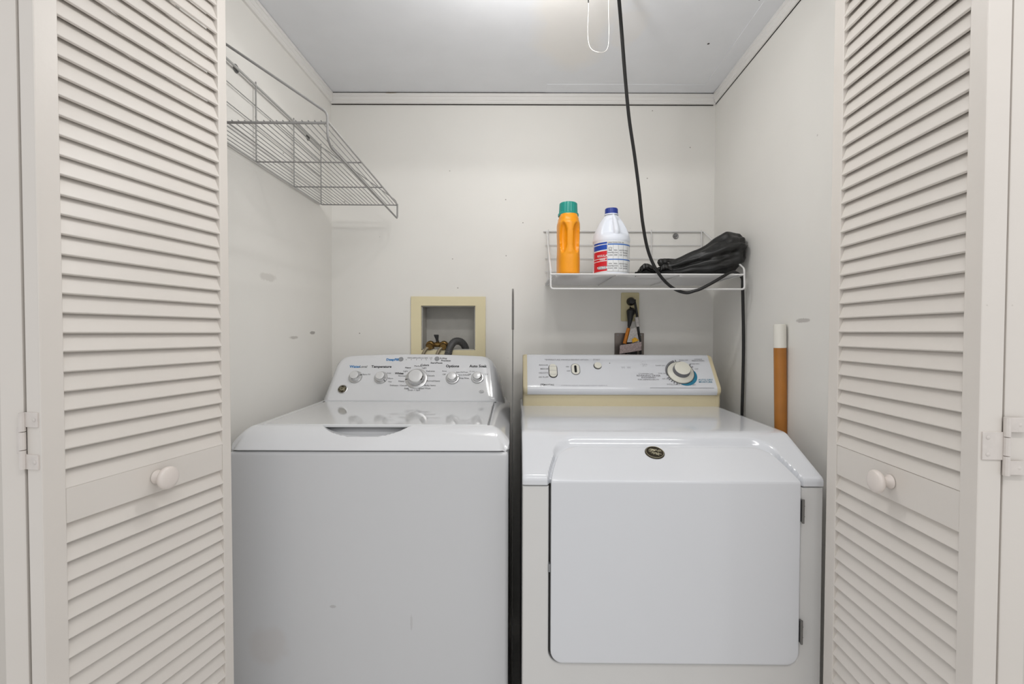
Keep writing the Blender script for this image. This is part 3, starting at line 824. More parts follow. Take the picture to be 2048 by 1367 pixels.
dtext([('TEMPERATURE', 1104.5, 719.3, .0085, .0), ('WRINKLE PREVENT OPTION', 1149, 719.3, .0078, .0), ('START', 1193, 719.3, .0085, .0),
       ('REGULAR', 1087, 729.8, .0075, .01), ('MEDIUM', 1088.5, 737.5, .0075, .01), ('DELICATE', 1087, 745.6, .0075, .01), ('AIR FLUFF', 1087, 754, .0078, .01),
       ('ON', 1135, 733.2, .0075, .01), ('OFF', 1137, 741.8, .0075, .01),
       ('COMMERCIAL', 1292, 747.5, .0085, .0), ('REVERSING DRYER', 1297, 751.3, .0100, .01), ('ENGINEERED', 1297, 755, .0085, .01), ('FOR DEPENDABILITY', 1297, 759, .0080, .0),
       ('DAMP DRY', 1321, 731, .0072, .0), ('TIME DRY', 1325, 746.7, .0072, .0), ('AIR DRY', 1332, 757.2, .0072, .0), ('OFF', 1350, 762.5, .0075, .0), ('INTELLIGENT SENSOR', 1356, 768.5, .0078, .0), ('LESS DRY', 1383, 769.5, .0075, .0),
       ('PRESS OFF', 1367, 720.3, .0072, .0), ('MORE DRY', 1389, 727.6, .0072, .0), ('OFF', 1393, 737.8, .0072, .0), ('WRINKLE', 1396, 718.3, .0065, .0), ('REDUCTION', 1396, 721.5, .0078, .01)], 'inkg')
dtext([('AUTO DRY', 1411, 759.5, .0100, .01), ('MOISTURE', 1411, 763.8, .0100, .01)], 'teal')
dtext([('MAYTAG', 1098, 769.3, .0088, .01)], 'ink')
dtext([('COMMERCIAL QUALITY  EXTRA LARGE CAPACITY  QUIET PLUS', 1168, 770.6, .0056, .0), ('W  W', 1252, 735, .013, .0)], 'inkl')
q = MB(); fr = dframe(1084.5, 769.5, .0008)
for x0, x1, y0, y1 in ((-.0055, .0055, .0030, .0045), (-.0055, -.004, -.0045, .003), (.004, .0055, -.0045, .003), (-.001, .001, -.002, .003)):
    q.join(MB().add([fr @ Vector(p) for p in ((x0, y0, 0), (x1, y0, 0), (x1, y1, 0), (x0, y1, 0))], [[0, 1, 2, 3]]))
q.build('logo_mark', 'ink', dy, smooth=0, kind='stuff')
# worn stamp left by a sticker
q = MB(); fr = dframe(1287, 728, .0008); random.seed(9)
for k in range(46):
    a = random.uniform(0, 2*PI); r = math.sqrt(random.random()); x = .0145*r*math.cos(a); y = .0125*r*math.sin(a)-x*.4; l = random.uniform(.001, .0028); th = random.uniform(.4, 2.0)
    c_, s_ = math.cos(th), math.sin(th)
    q.join(MB().add([fr @ Vector(p) for p in ((x-l*c_, y-l*s_, 0), (x-.0003*s_, y+.0003*c_, 0), (x+l*c_, y+l*s_, 0), (x+.0004*s_, y-.0004*c_, 0))], [[0, 1, 2, 3]]))
q.build('worn_stamp', 'inkl', dy, smooth=0, kind='stuff')
# groove line along the lower right of the face
q = MB(); a = dface(1300, 775.0, .0004); c = dface(1428, 775.5, .0004); q.tube([a, c], .0007, 5); q.build('face_groove', 'inkl', dy)

# ================================================================== WIRE SHELVES
def rodo(name, pts, r, par, m='wire', n=8, lab=None):
    return MB().tube(pts, r, n).build(name, m, par, smooth=60, label=lab)
def anchor(par, p, nrm, r=.0115):
    fr = frame(p, (0, 0, 1), nrm)
    a = MB().lathe([(0, 0), (r, 0), (r, .002), (r*.86, .0035), (r*.5, .003), (r*.45, .0045), (0, .005)], 20, fr, cap=False).build('wall_anchor', 'screw', par, smooth=40)
    MB().box(-.0004, .0004, -r*.38, r*.38, .0048, .0056).xf(fr).build('screw_slot', 'dark', a)
# --- left shelf, long side along the left wall
sh = thing('wire_shelf', 'long white wire shelf high on the left wall, running toward the back corner', 'shelf', (-.60, 1.47, 1.60))
DA, DBk, DC, DD = 1.136, 1.385, 1.607, 1.815
def lsh(t, d, z):
    """t: 0 at wall .. 1 at front rail; d: depth; z above tray"""
    zt = 1.668-.012*(d-1.136)/.68
    xw = XL(d)+.0065; xf = -.4305
    return Vector((xw+(xf-xw)*t, d, zt+z))
NW = 21
for k in range(NW+1):
    t = k/NW
    if k == NW: rodo('front_rail', [lsh(1, DA-.004, .002), lsh(1, DD+.006, .002)], .0028, sh, 'wire_half_shade')
    elif k == 0: rodo('back_rail', [lsh(0, DA, .003), lsh(0, DD, .003)], .0028, sh, 'wire_half_shade')
    else: rodo('wire', [lsh(t, DA-.004, .003), lsh(t, DD+.004, .003)], .00125, sh, 'wire_shade', 6)
GH = .215
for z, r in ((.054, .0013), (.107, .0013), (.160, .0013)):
    rodo('wire', [lsh(0, DA-.003, z), lsh(0, DD+.004, z)], r, sh, 'wire_shade', 6)
rodo('guard_rail', [lsh(.01, DA-.004, GH), lsh(.01, DD+.006, GH)], .0034, sh, 'wire_half_shade')
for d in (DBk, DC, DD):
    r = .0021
    rodo('cross_wire', fillet([lsh(.012, d, GH+.010), lsh(.012, d, 0), lsh(1.0, d, -.001)], .006), r, sh, 'wire_shade')
rodo('cross_wire', [lsh(0, DA, 0), lsh(1.0, DA, -.001)], .0032, sh, 'wire_shade')
LIPZ = -.050
# lip rail running under the front edge, bent up at the near end and braced back to the wall
lp = fillet([lsh(.02, DA-.002, GH+.01), lsh(1.0, DA-.002, .022), lsh(1.0, DA-.002, LIPZ+.014), lsh(1.0, DA+.02, LIPZ), lsh(1.0, DD+.004, LIPZ), lsh(1.0, DD+.004, .004)], .012)
rodo('lip_rail', lp, .0031, sh, 'wire_shade')
rodo('end_brace', fillet([lsh(.02, DD+.005, GH), lsh(.97, DD+.005, .020), lsh(1.0, DD+.005, .003)], .01), .0018, sh, 'wire_shade')
for d in (DBk, DC): rodo('lip_tie', [lsh(1.0, d, .001), lsh(1.0, d, LIPZ)], .0016, sh, 'wire_shade') if False else None
for px, py in ((475, 137), (617, 274)):
    D = .7858/((1024-px)/FPX+.034); p = at(px, py, D); anchor(sh, (XL(D)+.0005, D, p.z), (1, 0, 0))
# --- right shelf above the dryer on the back wall
s2 = thing('wire_shelf', 'short white wire shelf with clear liner on the back wall above the dryer', 'shelf', (.45, 1.93, 1.36))
SX0, SX1 = .1255, .7560
SF, SB = 1.578, 1.9265
SZ = 1.3690
def rsh(x, d, z): return Vector((x, d, SZ+z))
xa, xb = SX0+.006, SX1-.002
NB = 24
for k in range(NB+1):
    d = SB+(SF-SB)*k/NB
    if k == NB: rodo('front_rail', [rsh(SX0-.002, d, .002), rsh(SX1, d, .002)], .0030, s2)
    elif k == 0: rodo('back_rail', [rsh(xa, d, .002), rsh(xb, d, .002)], .0028, s2)
    else: rodo('wire', [rsh(xa, d, .003), rsh(xb, d, .003)], .0013, s2, 'wire', 6)
GB = .2135
for z in (.054, .107, .160): rodo('wire', [rsh(xa-.002, SB, z), rsh(xb+.003, SB, z)], .0016, s2, 'wire', 6)
rodo('guard_rail', [rsh(xa-.008, SB, GB), rsh(xb+.005, SB, GB)], .0030, s2)
for x in (.143, .3440, .551, .750):
    rodo('cross_wire', fillet([rsh(x, SB-.003, GB+.006), rsh(x, SB-.003, -.001), rsh(x-(0 if x < .2 else .004), SF, -.001)], .006), .0023, s2)
LZ = -.0455
loopp = fillet([rsh(SX0+.012, SB, GB-.002), rsh(SX0, SF+.002, .018), rsh(SX0, SF-.002, LZ), rsh(SX1, SF-.002, LZ), rsh(SX1, SF+.002, .022), rsh(SX1+.004, SB, GB-.002)], .010)
rodo('lip_rail', loopp, .0031, s2)
p = at(1351, 470, DB); anchor(s2, (p.x, DB-.0005, p.z-.004), (0, -1, 0))
ln_ = MB().box(SX0+.004, SX1-.006, SF+.004, SB-.004, SZ+.0046, SZ+.0054); ln_ = ln_.build('shelf_liner', 'liner', s2, label='clear plastic liner sheet')
TOP = SZ+.0056

# ================================================================== BOTTLES, BAG, CORD
def rlathe(rf, zs, n, c, name, m, par, sm=60, rot=0.0):
    rings = []
    for z in zs:
        rings.append([Vector((c[0]+rf(2*PI*k/n, z)[0], c[1]+rf(2*PI*k/n, z)[1], c[2]+z)) for k in range(n)])
    return MB().loft(rings).build(name, m, par, smooth=sm)
def sst(a, b_, x):
    t = min(1, max(0, (x-a)/(b_-a))); return t*t*(3-2*t)
# yellow bottle
DY = 1.665
pc = at(1136, 548, DY); by = thing('detergent_bottle', 'orange-yellow plastic detergent bottle with teal screw cap, on the wire shelf', 'bottle', (pc.x, DY, TOP))
def yr(a, z):
    H = .206
    hw = .0385; hd = .058
    if z < .006: k = .93+.07*sst(0, .006, z)
    elif z < .05: k = 1.0
    else: k = 1.0-.03*sst(.05, .10, z)+.03*sst(.10, .15, z)
    k *= 1-.10*sst(.172, .190, z); k *= 1-.14*sst(.190, .206, z)
    x = math.cos(a); y = math.sin(a)
    e = 2.6
    rr = (abs(x/hw)**e+abs(y/hd)**e)**(-1/e)*k
    # grip hollows either side of the front handle ridge (front is -y: a=-pi/2)
    da = (a-1.5*PI+PI) % (2*PI)-PI
    for s in (-1, 1):
        u = (da-s*.43)/(.27); v = (z-.124)/.050
        d = u*u+v*v
        if d < 1: rr *= 1-.30*(1-d)**.42
    if abs(da) < .22 and .07 < z < .19: rr *= 1+.03*math.cos(da/.22*PI/2)
    return rr*x, rr*y
zs = [0, .001, .003, .006]+[.006+.200*k/60 for k in range(1, 61)]
rlathe(yr, zs, 120, (pc.x, DY, TOP), 'body', 'yellow', by)
zc = TOP+.204
q = MB(); n = 48; rings = []
for r, z, rb in ((.031, -.002, 0), (.0350, 0, 0), (.0355, .003, 0), (.0352, .007, 0), (.0320, .010, 1), (.0312, .013, 1), (.0300, .040, 1), (.0290, .0435, 1), (.026, .0455, 0), (.0, .046, 0)):
    rings.append([Vector((pc.x+(r+(.0005*math.cos(k*PI) if rb else 0))*math.cos(2*PI*k/n), DY+(r+(.0005*math.cos(k*PI) if rb else 0))*math.sin(2*PI*k/n), zc+z)) for k in range(n)])
q.loft(rings, True, False).build('cap', 'tealcap', by, smooth=30)
# bleach jug
DJ = 1.690
pj = at(1222, 549, DJ); bj = thing('bleach_jug', 'white plastic bleach jug with blue cap and red and blue label, on the wire shelf', 'jug', (pj.x, DJ, TOP))
JR = .0635
def jr(a, z):
    if z < .006: r = JR*(.92+.08*math.sqrt(1-(1-z/.006)**2))
    elif z < .008: r = JR
    elif z < .118: r = JR*.985
    elif z < .130: r = JR*(1.0+.01*math.sin((z-.118)/.012*PI))
    else:
        t = (z-.130)/.082; r = JR*(1-.20*t-.46*t**1.9) if t < 1 else .0215
        r = max(r, .0205)
    da = (a-1.54*PI+PI) % (2*PI)-PI
    if .132 < z < .206:
        env = sst(.134, .150, z)*(1-sst(.190, .205, z))
        for s in (-1, 1):
            u = (da-s*.44)/.46
            if abs(u) < 1: r *= 1-.26*env*(math.cos(u*PI/2)**.8)
    return r*math.cos(a), r*math.sin(a)
zs = [0, .0015, .003, .006, .008, .03, .06, .09, .112, .116, .118, .120, .122, .125, .128, .130]+[.130+.082*k/30 for k in range(1, 31)]
rlathe(jr, zs, 112, (pj.x, DJ, TOP), 'body', 'jug', bj)
ha = 1.54*PI
hp = [(.019, .209), (.028, .199), (.038, .184), (.0475, .166), (.0535, .151), (.051, .140)]
MB().tube(spline([(pj.x+r*math.cos(ha), DJ+r*math.sin(ha), TOP+z) for r, z in hp], 6), [.0062+.0045*(i/30) for i in range(31)], 16).build('handle', 'jug', bj, smooth=70)
MB().lathe([(.0190, .208), (.0190, .2135), (.0240, .2135), (.0240, .217), (.0190, .218)], 32, Matrix.Translation((pj.x, DJ, TOP)), cap=False).build('neck', 'jug', bj)
q = MB(); n = 56; rings = []
for r, z in ((.018, .2165), (.0220, .2165), (.0222, .219), (.0216, .234), (.0205, .2365), (.017, .2375), (0, .2375)):
    rings.append([Vector((pj.x+(r+.0003*math.cos(k*PI))*math.cos(2*PI*k/n), DJ+(r+.0003*math.cos(k*PI))*math.sin(2*PI*k/n), TOP+z)) for k in range(n)])
q.loft(rings, True, False).build('cap', 'bluecap', bj, smooth=30)
# label pieces wrapped round the jug: u in px across the photo label, v height
def wrap(poly_or_mb, off):
    r = JR*.985+off
    out = MB()
    out.f = poly_or_mb.f
    for v in poly_or_mb.v:
        a = -PI/2 + v.x/r
        out.v.append(Vector((pj.x+r*math.cos(a), DJ+r*math.sin(a), TOP+v.y)))
    return out
def lrect(x0, x1, y0, y1, off, slope=0.0, y2=None):
    n = max(1, int(abs(x1-x0)/.006)); q = MB(); P = []; F = []
    for k in range(n+1):
        t = k/n; x = x0+(x1-x0)*t; P += [Vector((x, y0+slope*t, 0)), Vector((x, y1+slope*t, 0))]
    for k in range(n): F.append([2*k, 2*k+2, 2*k+3, 2*k+1])
    q.add(P, F); return wrap(q, off)
lab = lrect(-.085, .085, .010, .114, .0004).build('label', 'lwhite', bj, label='printed paper label wrapped round the jug')
XS = -.0265       # seam between the red/blue panel and the usage table
for y0, y1, sl in ((.104, .110, .002), (.084, .1005, .003)): lrect(-.085, XS, y0, y1, .0007, sl).build('label_band', 'lblue', lab, smooth=60)
for y0, y1 in ((.056, .0795), (.0475, .0535), (.012, .0450)): lrect(-.085, XS, y0, y1, .0007, .003).build('label_panel', 'lred', lab, smooth=60)
lrect(-.060, XS-.004, .020, .031, .0010).build('label_strip', 'lgrey', lab, smooth=60)
for y0, y1 in ((.1015, .1055), (.051, .0545)): lrect(XS+.002, .085, y0, y1, .0007).build('table_band', 'lblue2', lab, smooth=60)
q = MB()
for x in (XS+.0015, -.0065, .0115, .030, .052): q.join(lrect(x, x+.0006, .013, .1015, .0009))
q.join(lrect(XS, .085, .0125, .0132, .0009)); q.build('table_lines', 'inkg', lab, smooth=0, kind='stuff')
def jt(items, m, name):
    q = MB()
    for s, x, y, sz, bd in items:
        t = text(s, sz, bd); t.v = [v+Vector((x, y, 0)) for v in t.v]; q.join(wrap(t, .0012))
    return q.build(name, m, lab, smooth=0, kind='stuff')
jt([('REGULAR', -.042, .0655, .0105, .02), ('bleach', -.043, .0535, .008, .02), ('PLATINUM', -.0435, .0255, .0090, .04)], 'lwhite', 'label_lettering')
rows = []
for x, ws in ((-.0155, ('FOR', 'WHITE', 'WASH')), (.0022, ('REG', 'LOAD', 'SIZE')), (.0205, ('ADD', '1/2', 'CUP')), (.0400, ('TO YOUR', 'WASHER', 'WATER'))):
    for i, w_ in enumerate(ws):
        rows.append((w_, x, .083-.008*i, .0058, .02)); rows.append((w_, x, .038-.0075*i, .0058, .02))
rows.append(('DIRECTIONS FOR USE', .004, .109, .0058, .02))
jt(rows, 'inkg', 'table_lettering')
# little shirt symbol in the table
sx, sy = -.0160, .0930
sh_ = [(-.006, .004), (-.003, .0062), (.003, .0062), (.006, .004), (.0045, .0015), (.003, .003), (.003, -.005), (-.003, -.005), (-.003, .003), (-.0045, .0015)]
q = MB(); q.tube([wrap(MB().add([(sx+a, sy-.006+c, 0)], []), .0010).v[0] for a, c in sh_], .0004, 4, closed=True); q.build('shirt_symbol', 'ink', lab, smooth=0)

# black plastic bag
DG = 1.700
axis = [(1482, 500, 6), (1478, 503, 20), (1470, 506, 29), (1458, 508, 35), (1442, 512, 37), (1424, 517, 33.5), (1404, 523, 28.5), (1384, 528, 24), (1362, 533, 19), (1342, 537.5, 15), (1326, 541, 9.5), (1312, 543.5, 7.0), (1300, 544, 8), (1288, 541, 13), (1280, 545, 9), (1272, 549, 3)]
ctr = [at(px, py, DG-.02+.0*i) for i, (px, py, r) in enumerate(axis)]
dense = spline(ctr, 6)
rad = []
for i in range(len(axis)-1):
    for k in range(6): t = k/6; rad.append((axis[i][2]*(1-t)+axis[i+1][2]*t)/570)
rad.append(axis[-1][2]/570)
pg = thing('plastic_bag', 'crumpled black plastic bag lying at the right end of the wire shelf', 'bag', (ctr[5].x, DG, TOP))
rings = []; NB_ = 72
for i, (c, r) in enumerate(zip(dense, rad)):
    ring = []
    for k in range(NB_):
        a = 2*PI*k/NB_
        f = 1+.10*math.sin(3*a+1.0)+.07*math.sin(7*a+i*.03)+.05*math.sin(13*a+1.7)
        f += .16*noise.noise(Vector((math.cos(a)*1.6, math.sin(a)*1.6, i*.07)))+.10*noise.noise(Vector((math.cos(a)*5, math.sin(a)*5, i*.16)))
        y = math.cos(a)*r*f*1.45; z = math.sin(a)*r*f
        p = Vector((c.x+.004*noise.noise(Vector((a*2, i*.2, 5))), c.y+min(y, .22), c.z+z))
        p.z = max(p.z, TOP+.0012+.0015*abs(math.sin(a*5+i)))
        ring.append(p)
    rings.append(ring)
MB().loft(rings).build('bag_body', 'blackpl', pg, smooth=70)
def ribbon(pts, w_, nm, th=.0012, tw=0.0):
    P = spline(pts, 8); q = MB(); rings = []
    for i, p in enumerate(P):
        t = i/(len(P)-1); ww = w_*(.55+.45*math.sin(PI*min(1, t*1.15)))*(1+.2*math.sin(i*1.3))
        a = tw*t; d = Vector((0, math.cos(a), math.sin(a)))
        up = Vector((0, -math.sin(a), math.cos(a)))
        rings.append([p-d*ww-up*th, p+d*ww-up*th, p+d*ww*.6+up*th*4, p+d*ww*.2+up*th, p-d*ww*.3+up*th*5, p-d*ww+up*th])
    return q.loft(rings).build(nm, 'blackpl', pg, smooth=50)
ribbon([at(1376, 527, 1.69), at(1350, 524, 1.69), at(1330, 522.5, 1.68), at(1317, 525, 1.675), at(1319, 529, 1.67), at(1336, 531, 1.67)], .012, 'bag_handle', th=.0022, tw=.9)
ribbon([at(1322, 546, 1.665), at(1306, 538, 1.66), at(1293, 532, 1.655), at(1284, 536, 1.65), at(1279, 546, 1.64), at(1270, 549, 1.63)], .012, 'bag_handle', th=.002, tw=.8)
ribbon([at(1345, 541, 1.65), at(1330, 534, 1.65), at(1322, 538, 1.65), at(1318, 545, 1.64)], .008, 'bag_handle', th=.002, tw=.5)
# little torn tips at the top of the bag
for px, py in ((1430, 478.5), (1446, 477.5)):
    MB().tube([at(px-1, py+8, DG-.02), at(px, py+3, DG-.02), at(px+1.5, py-1, DG-.02)], [.006, .003, .0006], 6).build('bag_tip', 'blackpl', pg)

# extension cord: from the ceiling, over the front of the shelf, down beside the dryer
CP = [(1232, -60, 1.27), (1238, 0, 1.33), (1243, 60, 1.38), (1250, 150, 1.43), (1258, 235, 1.47), (1269, 310, 1.50), (1278, 380, 1.52), (1286, 450, 1.535), (1298, 507, 1.552), (1319, 549, 1.5665),
      (1345, 575, 1.5855), (1371, 585, 1.5845), (1390, 581, 1.574), (1402, 577, 1.5665), (1425, 565, 1.5645), (1447, 552, 1.5665), (1462, 548, 1.578), (1472, 551, 1.596), (1478, 560, 1.615), (1483, 576, 1.626), (1486, 610, 1.632), (1487, 680, 1.635), (1486, 750, 1.635), (1484, 830, 1.635), (1483, 930, 1.64)]
pts = [at(*p) for p in CP]
pts[0].z = HC
pts[16].z = SZ+.0106; pts[17].z = SZ+.0106
pts[18] = Vector((.7665, 1.616, SZ-.004)); pts[19] = Vector((.774, 1.627, SZ-.036))
pts += [Vector((.775, 1.66, .45)), Vector((.768, 1.68, .10)), Vector((.755, 1.70, .012)), Vector((.74, 1.55, .0065))]
ec = MB().tube(spline(pts, 8), .0051, 10).build('extension_cord', 'black', smooth=70)
tag(ec, 'long black extension cord hanging from the ceiling, looping over the wire shelf edge', 'cord')

# ================================================================== LAUNDRY BOX, HOSES
fo0 = at(822, 592.5, DB-.006); fo1 = at(971, 712, DB-.006)
lb = thing('laundry_outlet_box', 'almond-framed recessed washer outlet box in the back wall, above the washer console', 'outlet box', ((BX0+BX1)/2, DB, BZ0))
ZB = BZ1-.235
q = plate([[(fo0.x, BZ0-.045), (fo1.x, BZ0-.045), (fo1.x, fo0.z), (fo0.x, fo0.z)], [(BX0+.0005, BZ0+.0005), (BX0+.0005, BZ1-.0005), (BX1-.0005, BZ1-.0005), (BX1-.0005, BZ0+.0005)]], .010, .0015, 2)
q.v = [Vector((v.x, DB-.010+(-v.z), v.y)) for v in q.v]
q.build('frame', 'almond', lb, smooth=30)
e = .0008; Yb = DB+.095
q = MB()
q.box(BX0+e, BX1-e, Yb, Yb+.003, BZ0+e, BZ1-e)
q.box(BX0+e, BX0+.004, DB-.002, Yb, BZ0+e, BZ1-e); q.box(BX1-.004, BX1-e, DB-.002, Yb, BZ0+e, BZ1-e)
q.box(BX0+e, BX1-e, DB-.002, Yb, BZ1-.004, BZ1-e); q.box(BX0+e, BX1-e, DB-.002, Yb, BZ0+e, BZ0+.004)
q.build('box_shell', 'boxin', lb, smooth=0)
v1 = at(862, 690, DB+.020); v2 = at(889, 688, DB+.020); zv = (v1.z+v2.z)/2
q = MB()
for v in (v1, v2):
    q.lathe([(0, .0), (.0175, 0), (.0180, .012), (.0165, .016), (.0135, .018), (.012, .032), (0, .032)], 16, frame((v.x, DB+.012, zv), (1, 0, 0), Vector((-.15, -1, -.25))), cap=False)
    q.tube([(v.x, DB+.02, zv-.002), (v.x, DB+.045, zv-.005), (v.x, DB+.05, BZ0+.004)], .009, 12)
q.tube([(v1.x, DB+.030, zv+.000), (v2.x, DB+.030, zv+.000)], .0100, 12)
q.tube([((v1.x+v2.x)/2-.002, DB+.030, zv), ((v1.x+v2.x)/2-.002, DB+.030, zv+.017)], .0065, 10)
q.build('valve', 'brass', lb, smooth=40)
vc = (v1.x+v2.x)/2-.003
q = MB(); q.loft([[Vector((vc+dx*s+o, DB+.022+dy_*s, zv+z)) for dx, dy_ in ((-.0055, -.004), (.0055, -.004), (.0055, .004), (-.0055, .004))] for z, s, o in ((.012, .85, .001), (.022, 1.0, 0), (.038, 1.7, -.003), (.041, 1.5, -.0035))])
q.build('valve_lever', 'black', lb, smooth=40)
for i, (v, px2, lab_, xo) in enumerate(((v1, 845, 'left of two braided hoses rising from the washer to the brass valve', -.012), (v2, 873, 'right of two braided hoses, the one beside the grey drain hose', -.012))):
    P_ = [Vector((v.x, DB+.004, zv-.003)), Vector((v.x-.004, DB-.010, zv-.010)), at(px2+6, 699, DB-.018), at(px2, 712, DB-.024), at(px2-6, 740, DB-.028), at(px2-10, 830, DB-.030)]
    o = MB().tube(spline(P_, 6), .0064, 12).build('supply_hose', 'braid', smooth=60)
    tag(o, lab_, 'hose')
P_ = [at(933, 704, DB+.050), at(929, 691, DB+.040), at(921, 683, DB+.025), at(910, 682.5, DB+.006), at(902, 691, DB-.010), at(897, 705, DB-.018), at(893, 730, DB-.026), at(890, 830, DB-.030)]
q = MB(); Q = spline(P_, 14); q.tube(Q, [.0143+.0008*math.sin(i*1.9) for i in range(len(Q))], 16)
tag(q.build('drain_hose', 'hosegrey', smooth=60), 'ribbed dark grey drain hose arching out of the outlet box', 'hose')

# ================================================================== OUTLETS, POWER CORDS
a0 = at(1242, 585, DB); a1 = at(1277.5, 642, DB)
wo = thing('wall_outlet', 'almond two-socket wall outlet on the back wall below the shelf, black plugs in it', 'outlet', ((a0.x+a1.x)/2, DB, a1.z))
q = plate([rrect(a0.x, a1.x, a1.z, a0.z, .004, 4)], .0055, .0016, 2); q.v = [Vector((v.x, DB-.0055-v.z, v.y)) for v in q.v]
q.build('cover_plate', 'almond2', wo, smooth=40)
xc = (a0.x+a1.x)/2; zc1 = at(1259, 603, DB).z; zc2 = at(1259, 625, DB).z
for z in (zc1, zc2):
    fr = frame((xc, DB-.0056, z), (1, 0, 0), (0, -1, 0))
    s_ = MB().lathe([(.0175, 0), (.0172, .0012), (0, .0012)], 28, fr, cap=False).build('socket', 'almond2', wo)
MB().lathe([(.003, 0), (.0026, .001), (0, .0012)], 12, frame((xc, DB-.0056, (zc1+zc2)/2), (1, 0, 0), (0, -1, 0)), cap=False).build('screw', 'dark', wo)
# plate 2
b0 = at(1229, 665.5, DB); b1_ = at(1287, 722, DB)
wp = thing('range_outlet', 'dark steel dryer outlet plate half hidden behind the dryer console', 'outlet', ((b0.x+b1_.x)/2, DB, b1_.z))
q = plate([rrect(b0.x, b1_.x, b1_.z, b0.z, .003, 3)], .005, .0014, 2); q.v = [Vector((v.x, DB-.005-v.z, v.y)) for v in q.v]
q.build('cover_plate', 'steel', wp, smooth=40)
xm = (b0.x+b1_.x)/2; zm = (b0.z+b1_.z)/2
MB().lathe([(.027, 0), (.0265, .004), (.022, .005), (0, .005)], 32, frame((xm+.001, DB-.005, zm-.004), (1, 0, 0), (0, -1, 0)), cap=False).build('socket', 'black', wp)
for dx, dz in ((-.046, .048), (.046, .048)): MB().lathe([(.0035, 0), (.003, .0012), (0, .0014)], 12, frame((xm+dx, DB-.005, zm+dz), (1, 0, 0), (0, -1, 0)), cap=False).build('screw', 'screw', wp)
# heavy dryer plug low in the plate
dp = thing('dryer_plug', 'bulky black dryer plug and cord in the dark steel outlet plate', 'plug', (xm, DB-.03, zm))
MB().box(xm-.022, xm+.026, DB-.032, DB-.0102, zm-.034, zm+.014, .007, 3).build('plug_body', 'black', dp)
MB().tube(spline([(xm-.005, DB-.03, zm-.02), (xm-.008, DB-.034, zm-.10), (xm-.005, DB-.034, zm-.3)], 5), .010, 10).build('cord', 'black', dp)
# upper plug and its cord
c1 = thing('power_cord', 'black power cord from the upper socket, wrapped with a white tag', 'power cord', (xc, DB-.02, zc1))
q = MB(); q.lathe([(.0165, 0), (.0165, .010), (.014, .020), (.010, .026), (0, .027)], 24, frame((xc+.001, DB-.0069, zc1), (1, 0, 0), (0, -1, 0)), cap=False)
q.tube([(xc+.003, DB-.024, zc1+.001), (xc+.016, DB-.025, zc1-.0)], [.010, .0075], 12)
q.build('plug', 'black', c1, smooth=45)
P_ = [Vector((xc+.012, DB-.025, zc1)), at(1271, 612, DB-.028), at(1274, 630, DB-.03), at(1276, 655, DB-.032), at(1280, 680, DB-.034), at(1281, 700, DB-.040), at(1281, 730, DB-.058), at(1279, 830, DB-.062)]
MB().tube(spline(P_, 6), .0048, 10).build('cord', 'black', c1, smooth=70)
def tubetag(p, q_, r, m, par, nm, lab=None): return MB().tube([p, (Vector(p)+Vector(q_))/2, q_], r, 10).build(nm, m, par, smooth=60, label=lab)
tubetag(at(1273.4, 634, DB-.0305), at(1275.6, 653, DB-.0318), .0085, 'tag', c1, 'tag', 'white paper tag round the cord')
# lower plug
c2 = thing('power_cord', 'black power cord from the lower socket, with an orange warning label', 'power cord', (xc, DB-.02, zc2))
q = MB(); pl1 = at(1261, 622, DB-.020); pl2 = at(1260, 641, DB-.026); pl3 = at(1258, 652, DB-.028)
q.lathe([(.0150, 0), (.0165, .012), (.012, .020), (0, .022)], 22, frame((xc+.002, DB-.0069, zc2+.003), (1, 0, 0), (0, -1, 0)), cap=False)
q.tube([pl1+Vector((0, 0, .006)), pl1, pl2, pl3], [.012, .0155, .0095, .0058], 16)
q.build('plug', 'black', c2, smooth=50)
P_ = [pl3, at(1256.5, 660, DB-.030), at(1251, 682, DB-.032), at(1247, 700, DB-.044), at(1245, 720, DB-.058), at(1244, 830, DB-.062)]
MB().tube(spline(P_, 6), .0046, 10).build('cord', 'black', c2, smooth=70)
tubetag(at(1257.2, 656, DB-.0298), at(1249.2, 687, DB-.0324), .0072, 'orange', c2, 'warning_label', 'orange warning label round the cord')
# hanging paper tags around both cords
tg = thing('paper_tag', 'crumpled white paper tag with yellow print between the two power cords', 'tag', tuple(at(1266, 690, DB-.045)))
def sheet(corners, D, nm, m, bulge=.006, par=None, th=.0004):
    A, B_, C_, D_ = [at(px, py, d) for (px, py), d in zip(corners, D)]
    q = MB(); n = 8; P = []; F = []
    for s in (0, 1):
        for j in range(n+1):
            for i in range(n+1):
                u, v = i/n, j/n
                p = (A*(1-u)+B_*u)*(1-v)+(D_*(1-u)+C_*u)*v
                p = p+Vector((0, -bulge*math.sin(PI*u)+.0012*math.sin(u*14+v*9)+s*th*2, .0))
                P.append(p)
    m_ = (n+1)**2
    for s in (0, 1):
        for j in range(n):
            for i in range(n): a = s*m_+j*(n+1)+i; F.append([a, a+1, a+n+2, a+n+1])
    bdx = [i for i in range(n+1)]+[j*(n+1)+n for j in range(1, n+1)]+[n*(n+1)+i for i in range(n-1, -1, -1)]+[j*(n+1) for j in range(n-1, 0, -1)]
    for k in range(len(bdx)): a, c = bdx[k], bdx[(k+1) % len(bdx)]; F.append([a, c, m_+c, m_+a])
    return q.add(P, F).build(nm, m, par, smooth=50)
d_ = DB-.048
sheet(((1261, 657), (1272, 655), (1279, 684), (1254, 684)), (d_+.004, d_+.004, d_, d_), 'paper', 'tag', .004, tg)
sheet(((1264, 678), (1270, 674), (1278, 680), (1265, 685)), (d_-.006,)*4, 'yellow_print', 'tagy', .003, tg)
sheet(((1240, 690), (1283, 683), (1283, 700), (1239, 707)), (d_-.010, d_-.008, d_-.008, d_-.010), 'paper_band', 'tagp', .006, tg)

